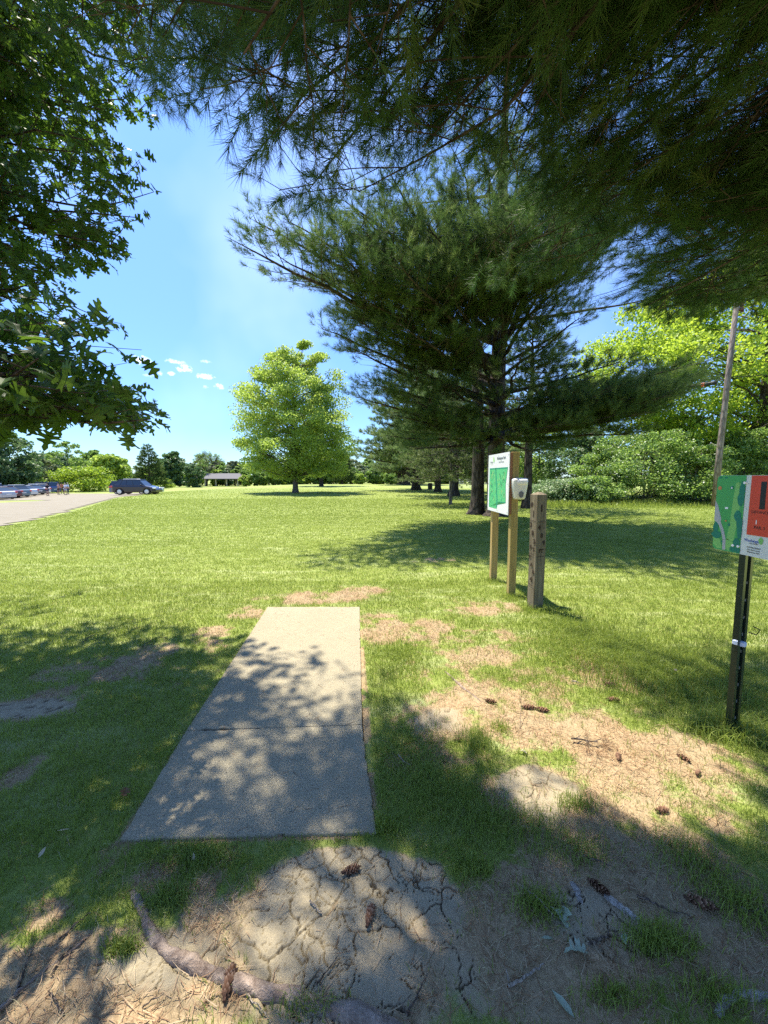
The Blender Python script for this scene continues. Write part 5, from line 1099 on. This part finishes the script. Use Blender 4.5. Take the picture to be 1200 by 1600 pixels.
n_ = len(prof); F = []
for i in range(n_): j = (i + 1) % n_; F += [[i, j, n_ + j], [i, n_ + j, n_ + i]]
mb.add(V, F); mb.build('post', gp_, ts)
tape = MB(); n0 = 14; zc_ = 1.65 - (1000 - 800 + 54) / 600 * 2.42; zc_ = .62
tape.box((.0, -.008, zc_), (.032, .062, .030), rz=math.radians(28), bevel=.004); tape.build('tape', mat('blue_white_tape', (.62, .70, .85), .5), ts)
mb = MB(); mb.tube([(.055, -.03, .735), (.085, -.045, .72), (.06, -.05, .69), (.03, -.03, .70)], .004, 5); mb.build('wire_tie', blackm, ts)
mb = MB(); [mb.box((.026, .012, .12 + .11 * i), (.012, .012, .016), rz=math.radians(28)) for i in range(9)]; mb.build('lug', mat('dull_steel', (.3, .3, .28), .5, .6), ts)
fs = Face((sx0, 0, 0), (0, -1, 0), (-1, 0, 0)); u0 = Sb[1] - 2.50; U = lambda yy: Sb[1] - yy       # u grows towards the camera
def rr_(a0, b0, a1, b1, r_):
    P_ = []
    for cx_, cz_, s0 in ((a1 - r_, b1 - r_, 0), (a0 + r_, b1 - r_, 90), (a0 + r_, b0 + r_, 180), (a1 - r_, b0 + r_, 270)):
        for q in range(0, 91, 18): P_.append((cx_ + r_ * math.cos(math.radians(s0 + q)), cz_ + r_ * math.sin(math.radians(s0 + q))))
    return P_
uL, uR = U(2.505), U(1.88)
mb = MB(); fs.slab(mb, rr_(uL, botz, uR, topz, .028), 0, .006); mb.build('panel', mat('sign_white', (.62, .66, .64), .35, 0, .5), ts)
cols = [mat('sign_green', (.06, .36, .10), .4), mat('sign_light_green', (.20, .50, .14), .4), mat('sign_tree_green', (.01, .19, .13), .4), mat('sign_grey', (.40, .42, .44), .4), mat('sign_red', (.62, .065, .035), .4), mat('sign_black', (.012, .012, .02), .4), mat('sign_blue', (.05, .11, .42), .4), mat('sign_orange', (.55, .22, .08), .4), mat('sign_bolt', (.85, .87, .88), .3)]
mb = MB(); S2 = .0075; gR = U(2.305)
pts = [p_2 for p_2 in rr_(uL + .001, botz + .001, gR + .06, topz - .001, .028) if p_2[0] < (uL + gR) / 2]; pts = [(gR, topz - .001)] + pts + [(gR - .004, botz + .001)]
fs.poly(mb, pts, S2, 0)
hh_ = topz - botz; wG = gR - uL; Q = lambda a_, b_: (uL + a_ * wG, topz - b_ * hh_)
fs.line(mb, [Q(.80, .10), Q(.74, .35), Q(.70, .60), Q(.62, .85), Q(.5, .97)], .05, S2 + .0004, 1)
fs.poly(mb, [Q(.02, .80), Q(.28, .86), Q(.35, .97), Q(.2, .985), Q(.02, .93)], S2 + .0006, 1)
fs.poly(mb, [Q(.0, .34), Q(.10, .40), Q(.26, .58), Q(.24, .64), Q(.12, .66), Q(.0, .60)], S2 + .0008, 3); fs.line(mb, [Q(.16, .6), Q(.34, .74), Q(.42, .85), Q(.43, .985)], .022, S2 + .0011, 3)
for (a_, b_, ra, rb) in [(.90, .20, .09, .12), (.88, .30, .11, .09), (.82, .52, .12, .07), (.90, .62, .10, .10), (.92, .72, .08, .09), (.85, .86, .11, .055), (.75, .955, .12, .035), (.90, .955, .09, .035), (.12, .80, .18, .05), (.08, .70, .10, .07), (.55, .16, .055, .022), (.55, .645, .05, .02), (.12, .03, .05, .012), (.33, .03, .05, .012), (.34, .88, .04, .01)]:
    q = Q(a_, b_); fs.disc(mb, q[0], q[1], ra * wG, rb * hh_, S2 + .0014 + .0001 * a_, 2, 20, .07)
q = Q(.76, .12); fs.disc(mb, q[0], q[1], .010, .016, S2 + .0018, 1); q = Q(.13, .17); fs.disc(mb, q[0], q[1], .014, .012, S2 + .0018, 7)
q = Q(.43, .60); fs.disc(mb, q[0], q[1], .007, .005, S2 + .002, 7, 8); q = Q(.42, .43); fs.rect(mb, q[0] - .01, q[1] - .006, q[0] + .012, q[1] + .006, S2 + .002, 8)
q = Q(.55, .16); fs.poly(mb, [(q[0] - .006, q[1] - .006), (q[0] + .006, q[1] - .006), (q[0], q[1] + .008)], S2 + .0022, 8)
rL = U(2.272); rB = topz - .352
fs.poly(mb, [(rL - .004, rB), (uR - .02, rB), (uR - .02, topz - .002), (rL, topz - .002)], S2, 4)
fs.text(mb, '1', U(2.195), topz - .125, .215, S2 + .0006, 5, .006, 1.0)
fs.text(mb, 'DISTANCE 383 FT', U(2.17), topz - .215, .022, S2 + .0006, 5, .0003); fs.text(mb, 'PAR: 3', U(2.20), topz - .305, .024, S2 + .0006, 5, .0004); fs.rect(mb, U(2.224), topz - .285, U(2.219), topz - .26, S2 + .0006, 8)
fs.text(mb, 'Washington', U(2.232), botz + .092, .024, S2, 6, .0003, .95); fs.disc(mb, U(2.185), botz + .10, .014, .02, S2 + .0003, 1, 16, .1)
for i, (s_, z_) in enumerate((('PARK DISTRICT', .076), ('COURSE DESIGN', .052), ('Disc Golf Course', .038), ('Washington Park', .024))): fs.text(mb, s_, U(2.225), botz + z_, .011 if i else .008, S2, 5, .0002)
for b_ in (.05, .12, .2, .27, .33): q = U(2.289); fs.disc(mb, q, topz - b_, .003, .002, S2 + .0003, 3, 8)
mb.build('sign_print', cols, ts)
mb = MB(); [fs.slab(mb, [(gR + o1 + .008 * math.cos(t_), topz - o2 + .008 * math.sin(t_)) for t_ in np.linspace(0, 2 * math.pi, 12, endpoint=False)], .006, .013) for o1, o2 in ((-.005, .045), (-.05, hh_ - .045), (-.015, hh_ - .045))]; mb.build('bolt', cols[8], ts)

# ------------------------------------------------------------------ roots, cones, sticks, leaves
def gpt(px, py, dz=0.0): g = G(px, py); return np.array([g[0], g[1], gz(g[0], g[1]) + dz])
def root(label, pts, rad, m='grey_bark', lift=.3):
    P = np.array([gpt(*q) for q in pts]); r_ = np.array(rad); t_ = np.linspace(0, len(P) - 1, len(P) * 6); P2 = np.stack([np.interp(t_, range(len(P)), P[:, k]) for k in range(3)], 1); R2 = np.interp(t_, range(len(P)), r_)
    P2[1:-1] = (P2[:-2] + P2[1:-1] * 2 + P2[2:]) / 4; P2[:, 2] += R2 * (lift - 1 + .6) + .004 * np.sin(t_ * 2.3); R2 = R2 * (1 + .12 * np.sin(t_ * 3.7) + .08 * np.sin(t_ * 8.1))
    w_ = MB(); P2[1:-1] += RNG.normal(0, .0018, P2[1:-1].shape); w_.tube(P2 - P2[0] * [1, 1, 0], R2, 18, rough=.16); o = w_.build('tree_root', m if not isinstance(m, str) else M[m], smooth=True, loc=(P2[0][0], P2[0][1], 0)); tag(o, label, 'root'); return o
def rootmat(name, c0, c1):
    m = mat(name, c0, .9, 0, .15); t = NT(m); p = t.pos(); a_ = t.noise(p, 22, 6, .7, .6); b_ = t.noise(p, 90, 4, .7)
    f = t.math('ADD', t.math('MULTIPLY', a_, .7), t.math('MULTIPLY', b_, .3)); t.l(t.ramp(f, [(.36, c0), (.62, c1)]), t.b.inputs['Base Color']); t.bump(f, 1.0, .03); return m
rootm = rootmat('root_bark', (0.15, 0.105, 0.08), (0.42, 0.33, 0.26))
root('thick winding brown root curving from below the pad to the bottom edge', [(206, 1392), (222, 1418), (235, 1455), (262, 1488), (300, 1505), (345, 1525), (400, 1545), (450, 1556), (510, 1572), (570, 1590), (640, 1625)], [.009, .017, .019, .020, .022, .023, .024, .024, .025, .026, .026], rootm, .35)
root('thin bare root running in from the lower left corner', [(-20, 1600), (30, 1550), (75, 1510), (118, 1482), (140, 1460)], [.007, .006, .005, .004, .003], rootm, .9)
palem = rootmat('pale_root', (0.25, 0.21, 0.17), (0.60, 0.55, 0.48))
root('short whitish barkless root at the lower right', [(945, 1400), (960, 1412), (980, 1426), (1000, 1442)], [.006, .013, .014, .007], palem, .6)
root('flat grey root stub left of the whitish root', [(893, 1380), (902, 1395), (908, 1412)], [.008, .013, .008], palem, .2)
root('pale root end at the lower right corner', [(1120, 1590), (1132, 1568), (1160, 1556), (1205, 1560)], [.008, .013, .014, .012], palem, .5)
root('pinkish root showing through the sunny straw right of the pad', [(695, 1050), (722, 1075), (745, 1092), (758, 1100)], [.006, .010, .008, .004], rootm, .2)
conem = mat('cone_scale', (.20, .10, .05), .8); t = NT(conem); t.l(t.ramp(t.attr('rnd'), [(0, (.06, .03, .018)), (.6, (.19, .095, .05)), (1, (.42, .27, .17))]), t.b.inputs['Base Color'])
def cone_mesh(Lc=.13, R=.02, seed=0, open_=.5):
    g = random.Random(seed); mb = MB(); mb.tube([(0, 0, 0), (0, 0, Lc)], [.006, .003], 6, r=.1); n_ = 74
    for i in range(n_):
        u = i / n_; z_ = .004 + u * Lc * .94; a_ = i * 2.399; rr = R * (math.sin(math.pi * min(1, u * .9 + .16)) ** .6) * g.uniform(.85, 1.15); ti = (.25 + open_ * .6) * g.uniform(.6, 1.3)
        ca, sa = math.cos(a_), math.sin(a_); w_ = rr * .42
        def pt(r_, s_, h_): return (ca * r_ - sa * s_, sa * r_ + ca * s_, z_ + h_)
        mb.add([pt(.003, -w_ * .4, 0), pt(.003, w_ * .4, 0), pt(rr * .75, w_, rr * ti), pt(rr * .75, -w_, rr * ti), pt(rr * 1.1, 0, rr * ti * 1.5), pt(rr * .7, 0, rr * ti - .002)], [[0, 1, 2], [0, 2, 3], [3, 2, 4], [3, 5, 2], [0, 5, 1]], [.05, .05, .5, .5, 1, .1])
    return mb
cones = [('pine cone at the far side of the cracked mud below the pad', 549, 1362, .085, 20, .5), ('open pine cone in the middle of the cracked mud', 578, 1435, .08, 75, .9), ('brown pine cone lying across the thick winding root', 358, 1537, .10, 95, .9),
         ('long pine cone in the sunny straw, beside a second one', 826, 1109, .11, -5, .3), ('pine cone touching the tip of the long sunlit one', 848, 1113, .10, -20, .6), ('reddish pine cone near the pinkish root', 767, 1100, .09, -25, .3), ('pine cone in the sunny grass below the long tufts', 958, 1097, .10, -12, .4), ('greyish pine cone or twig in the sunny grass at the tuft edge', 954, 1073, .10, 8, .2),
         ('small pine cone in the grass above the tall tufts', 864, 1038, .05, 20, .5), ('dark pine cone at the sunny edge lower right', 1034, 1270, .07, 5, .6), ('dark pine cone beside the whitish root', 936, 1392, .09, -50, .5), ('dark pine cone in the shade on the lower right', 1095, 1417, .11, -25, .5), ('pine cone in the straw under the tee sign', 1068, 1188, .07, -60, .6), ('reddish pine cone in the straw right of centre', 966, 1187, .07, 60, .7), ('dry pine cone in the shade just right of the pad', 715, 1160, .05, 15, .7), ('small dark pine cone on the leaf litter at the lower right edge', 1090, 1212, .05, 40, .6)]
for i, (lab, px, py, Lc, dg_, op) in enumerate(cones):
    o = cone_mesh(Lc, Lc * .155 + .005, i, op).build('pine_cone', conem); p_ = gpt(px, py, .014); yaw = math.radians(dg_)
    o.matrix_world = Matrix.Translation(Vector(p_) - Vector((math.cos(yaw), math.sin(yaw), 0)) * Lc / 2) @ Matrix.Rotation(yaw, 4, 'Z') @ Matrix.Rotation(math.radians(90), 4, 'Y') @ Matrix.Rotation(i, 4, 'Z'); tag(o, lab, 'pine cone', 'pine cones fallen on the ground')
twigm = barkmat('twig', (0.10, 0.075, 0.055), (0.27, 0.21, 0.16), 30); twigp = barkmat('twig_pale', (0.32, 0.26, 0.20), (0.5, 0.43, 0.35), 30)
def stick(label, pts, r_, side=None, m=None):
    P = np.array([gpt(px, py, .006 + (dz or 0)) for px, py, dz in pts]); w_ = MB(); b_ = P[0] * [1, 1, 0]
    t_ = np.linspace(0, len(P) - 1, len(P) * 4); P2 = np.stack([np.interp(t_, range(len(P)), P[:, k]) for k in range(3)], 1); P2[1:-1] += RNG.normal(0, r_ * .5, P2[1:-1].shape)
    w_.tube(P2 - b_, np.linspace(r_, r_ * .4, len(P2)), 6, rough=.2)
    for s_ in (side or []): Q_ = np.array([gpt(px, py, .006 + dz) for px, py, dz in s_]); w_.tube(Q_ - b_, [r_ * .6] + [r_ * .3] * (len(Q_) - 1), 5)
    o = w_.build('twig', m or twigm, loc=tuple(b_)); tag(o, label, 'twig', 'twigs fallen on the ground'); return o
stick('long dark twig left of the thick root', [(92, 1470, 0), (120, 1445, .005), (142, 1432, .01)], .0045)
stick('dark twig at the lower left pointing up', [(28, 1545, 0), (42, 1510, .004), (52, 1484, .006)], .004)
stick('thin dark twig in the lower left soil', [(80, 1525, 0), (95, 1500, .004), (112, 1484, .006)], .004)
stick('forked twig beside the bottom of the thick root', [(100, 1585, 0), (85, 1560, .004), (75, 1550, .003)], .003)
stick('short grey stick on the cracked mud with a broken end', [(484, 1408, .003), (495, 1420, .004), (504, 1429, .003)], .0035, None, twigp)
stick('dark forked twig on the bottom of the cracked mud', [(636, 1590, 0), (652, 1560, .008), (668, 1530, .014)], .0038, [[(636, 1592, .004), (628, 1575, .006), (642, 1562, .01)]])
stick('dark twig leaning across a crack in the mud', [(494, 1541, 0), (510, 1522, .006), (528, 1500, .012)], .003)
stick('twig running along the grass tuft at the lower right', [(815, 1395, .02), (842, 1415, .02), (865, 1440, .012)], .003, None, twigp)
stick('brown stick beside the green leaves at the lower right', [(920, 1480, .003), (942, 1468, .006), (966, 1459, .004)], .005)
stick('sunlit stick in the bottom right litter', [(795, 1545, .003), (825, 1528, .005), (850, 1510, .004)], .0055, [[(795, 1540, .01), (790, 1525, .02)]], twigp)
stick('curved dark twig lying right of the whitish root', [(995, 1402, .004), (1025, 1418, .005), (1050, 1430, .004), (1078, 1436, .003)], .0045)
stick('thin upright twig with a fork in the sunny straw', [(812, 1140, .0), (814, 1120, .06), (813, 1118, .13)], .002, [[(812, 1140, 0), (806, 1150, .004)], [(812, 1140, 0), (826, 1148, .01)]])
stick('grey twig on the bare ground left of the pad', [(222, 1012, .006), (240, 1000, .01), (262, 998, .012)], .006)
stick('small twig by the left grass edge', [(130, 1005, .01), (142, 996, .012), (152, 993, .012)], .006)
stick('short twig near the pad edge at the bottom', [(440, 1308, .002), (452, 1302, .006)], .003)
stick('pale twig in the shaded grass right of the pad', [(622, 1188, .03), (630, 1198, .03), (640, 1205, .03)], .002, None, twigp)
stick('bent twig at the bottom left centre', [(222, 1575, 0), (238, 1562, .004), (255, 1555, .004)], .003)
stick('short pale twig in the sunny grass right of centre', [(893, 1070, .02), (905, 1073, .022)], .006, None, twigp)
stick('slim twig at the bottom centre by the root', [(385, 1555, .004), (405, 1575, .006), (425, 1600, .004)], .003, None, twigp)
stick('brown twig lying in the lower right grass', [(1150, 1425, .01), (1180, 1432, .012), (1205, 1428, .012)], .004)
stick('dark twig along the lower right bare soil', [(915, 1345, .01), (940, 1352, .012), (962, 1362, .008)], .0035)
fleaf = leafmat('fallen_leaf', (.27, .32, .22), (.36, .42, .30), (.48, .52, .40), .15, None, .5, .4); dleaf = leafmat('dry_leaf', (.45, .36, .24), (.56, .48, .35), (.68, .62, .5), .2, None, .6, .3)
def fallen(label, px, py, s_, yaw, tilt, m=fleaf, kind=1, zo=.008):
    V, F = oak_leaf(.5, kind) if kind else (np.array([(0, 0, 0), (.16, .25, .06), (.2, .6, .05), (.05, 1, .0), (-.12, .7, .05), (-.18, .3, .08), (0, .5, -.02)]), np.array([[0, 1, 6], [1, 2, 6], [2, 3, 6], [3, 4, 6], [4, 5, 6], [5, 0, 6]]))
    w_ = MB(); w_.add((V - [0, .5, -.05]) * s_, F, np.clip(.5 + V[:, 2], 0, 1)); o = w_.build('fallen_leaf', m); p_ = gpt(px, py, zo + .01 * abs(tilt))
    o.matrix_world = Matrix.Translation(Vector(p_)) @ Matrix.Rotation(math.radians(yaw), 4, 'Z') @ Matrix.Rotation(tilt, 4, 'X') @ Matrix.Rotation(tilt * 1.3, 4, 'Y'); tag(o, label, 'leaf', 'leaves fallen on the ground')
fallen('curled silvery green leaf under the twig end at the lower right', 874, 1440, .085, 20, .5); fallen('silvery green leaf leaning beside the curled one', 886, 1432, .07, 200, .7, fleaf, 0)
fallen('folded green leaf with two lobes lying on dark litter', 902, 1490, .085, 80, .3); fallen('small silvery leaf right of the brown stick', 977, 1475, .06, 160, .4, fleaf, 0); fallen('pale green leaf lying alone near the bottom edge', 878, 1574, .075, 40, .15, fleaf, 0)
fallen('narrow green leaf left of the folded one', 856, 1474, .055, 100, .3, fleaf, 0); fallen('pale leaf on the dark grass left of the pad', 100, 1311, .05, 130, .4, dleaf, 0, .035); fallen('tiny pale leaf in the grass tuft below the pad', 302, 1346, .035, 30, .4, dleaf, 0, .02)
fallen('small dry leaf in the sunny straw right of the pad', 818, 1180, .05, 60, .4, dleaf, 2, .012); fallen('pale scrap of leaf on the lower right soil', 1037, 1308, .03, 70, .3, dleaf, 0); fallen('brown leaf in the grass beside the pad', 196, 1246, .06, 10, .4, mat('brown_leaf', (.16, .08, .04), .8), 3, .03)
fallen('pale leaf in the tall grass on the right', 1055, 1060, .06, 120, .6, dleaf, 0, .06); fallen('pale scrap on the shaded lawn left of the pad', 66, 1340, .04, 0, .4, dleaf, 0, .02)
# dark fallen pine bough in the sunny straw
mb = MB(); sts = []; b_ = gpt(892, 1160, .02); limb(curve((0, 0, 0), (.14, -.05, .01), .05, 6, .1), .003, mb, sts, .07, .1, .06, .1, .05); tw2 = mb.build('pine_sprig', twigm, loc=tuple(b_)); tag(tw2, 'dead brown pine sprig on the straw right of centre', 'pine sprig')
nb = MB(); needles(nb, [(p_ * [1, 1, .1], d_ * [1, 1, .1]) for p_, d_ in sts], [shoot_tpl(22, .06, .07, .0018, 9)], (.6, 1)); nb.build('dead_needles', M['litter'], tw2)

# ------------------------------------------------------------------ clouds in the sky
def wmath(op, a_, b_=0.0, clamp=False):
    x = wn.nodes.new('ShaderNodeMath'); x.operation = op; x.use_clamp = clamp
    for i, v in ((0, a_), (1, b_)):
        if hasattr(v, 'links'): wn.links.new(v, x.inputs[i])
        else: x.inputs[i].default_value = v
    return x.outputs[0]
tc = wnode('ShaderNodeTexCoord'); sep = wnode('ShaderNodeSeparateXYZ'); wn.links.new(tc.outputs['Generated'], sep.inputs[0])
az = wmath('ARCTAN2', sep.outputs[0], sep.outputs[1]); el = wmath('ARCSINE', sep.outputs[2])
nz = wnode('ShaderNodeTexNoise'); nz.inputs['Scale'].default_value = 110; nz.inputs['Detail'].default_value = 5; nz.inputs['Roughness'].default_value = .65; wn.links.new(tc.outputs['Generated'], nz.inputs['Vector'])
tot = None
for px, py, rx, ry, st_ in ((222, 563, 17, 6, 1), (274, 565, 17, 3, .75), (289, 576, 14, 5.5, 1), (267, 583, 6, 3, .8), (251, 583, 4, 3, .5), (320, 588, 15, 4, .85), (323, 565, 9, 2.5, .5), (233, 587, 8, 2.5, .5), (343, 604, 9, 4, .8), (321, 605, 5, 2.5, .5)):
    r = ray(px, py); r = r / np.linalg.norm(r); a0, e0 = math.atan2(r[0], r[1]), math.asin(r[2]); r1 = ray(px + rx, py); r1 = r1 / np.linalg.norm(r1); r2 = ray(px, py - ry); r2 = r2 / np.linalg.norm(r2)
    sa, se = abs(math.atan2(r1[0], r1[1]) - a0), abs(math.asin(r2[2]) - e0)
    u = wmath('DIVIDE', wmath('SUBTRACT', az, a0), sa * 1.3); v = wmath('DIVIDE', wmath('SUBTRACT', el, e0), se * 1.5); d2 = wmath('ADD', wmath('MULTIPLY', u, u), wmath('MULTIPLY', v, v))
    f = wmath('MULTIPLY', wmath('SUBTRACT', wmath('ADD', 1.0, wmath('MULTIPLY', wmath('SUBTRACT', nz.outputs[0], .5), 5.0)), wmath('MULTIPLY', d2, 1.6)), .55 * st_, True)
    f = wmath('MINIMUM', f, st_); tot = f if tot is None else wmath('MAXIMUM', tot, f)
wisp = wnode('ShaderNodeTexNoise'); wisp.inputs['Scale'].default_value = 2.2; wisp.inputs['Detail'].default_value = 4; wn.links.new(tc.outputs['Generated'], wisp.inputs['Vector'])
wv = wmath('MULTIPLY', wmath('SUBTRACT', wisp.outputs[0], .5), .5, True); tot = wmath('MAXIMUM', tot, wv)
mxw = wnode('ShaderNodeMix'); mxw.data_type = 'RGBA'; wn.links.new(tot, mxw.inputs[0]); gr = wnode('ShaderNodeMix'); gr.data_type = 'RGBA'; gr.blend_type = 'MULTIPLY'; gr.inputs[0].default_value = 1.0
hor = wnode('ShaderNodeValToRGB'); wn.links.new(sep.outputs[2], hor.inputs[0]); hor.color_ramp.elements[0].position = 0.0; hor.color_ramp.elements[0].color = (.27, .37, .52, 1); hor.color_ramp.elements[1].position = .7; hor.color_ramp.elements[1].color = (.60, .72, .94, 1); e_ = hor.color_ramp.elements.new(.3); e_.color = (.40, .51, .71, 1)
wn.links.new(sky.outputs[0], gr.inputs[6]); wn.links.new(hor.outputs[0], gr.inputs[7]); wn.links.new(gr.outputs[2], mxw.inputs[6]); mxw.inputs[7].default_value = (6.2, 6.3, 6.5, 1); wn.links.new(mxw.outputs[2], wbg.inputs[0])
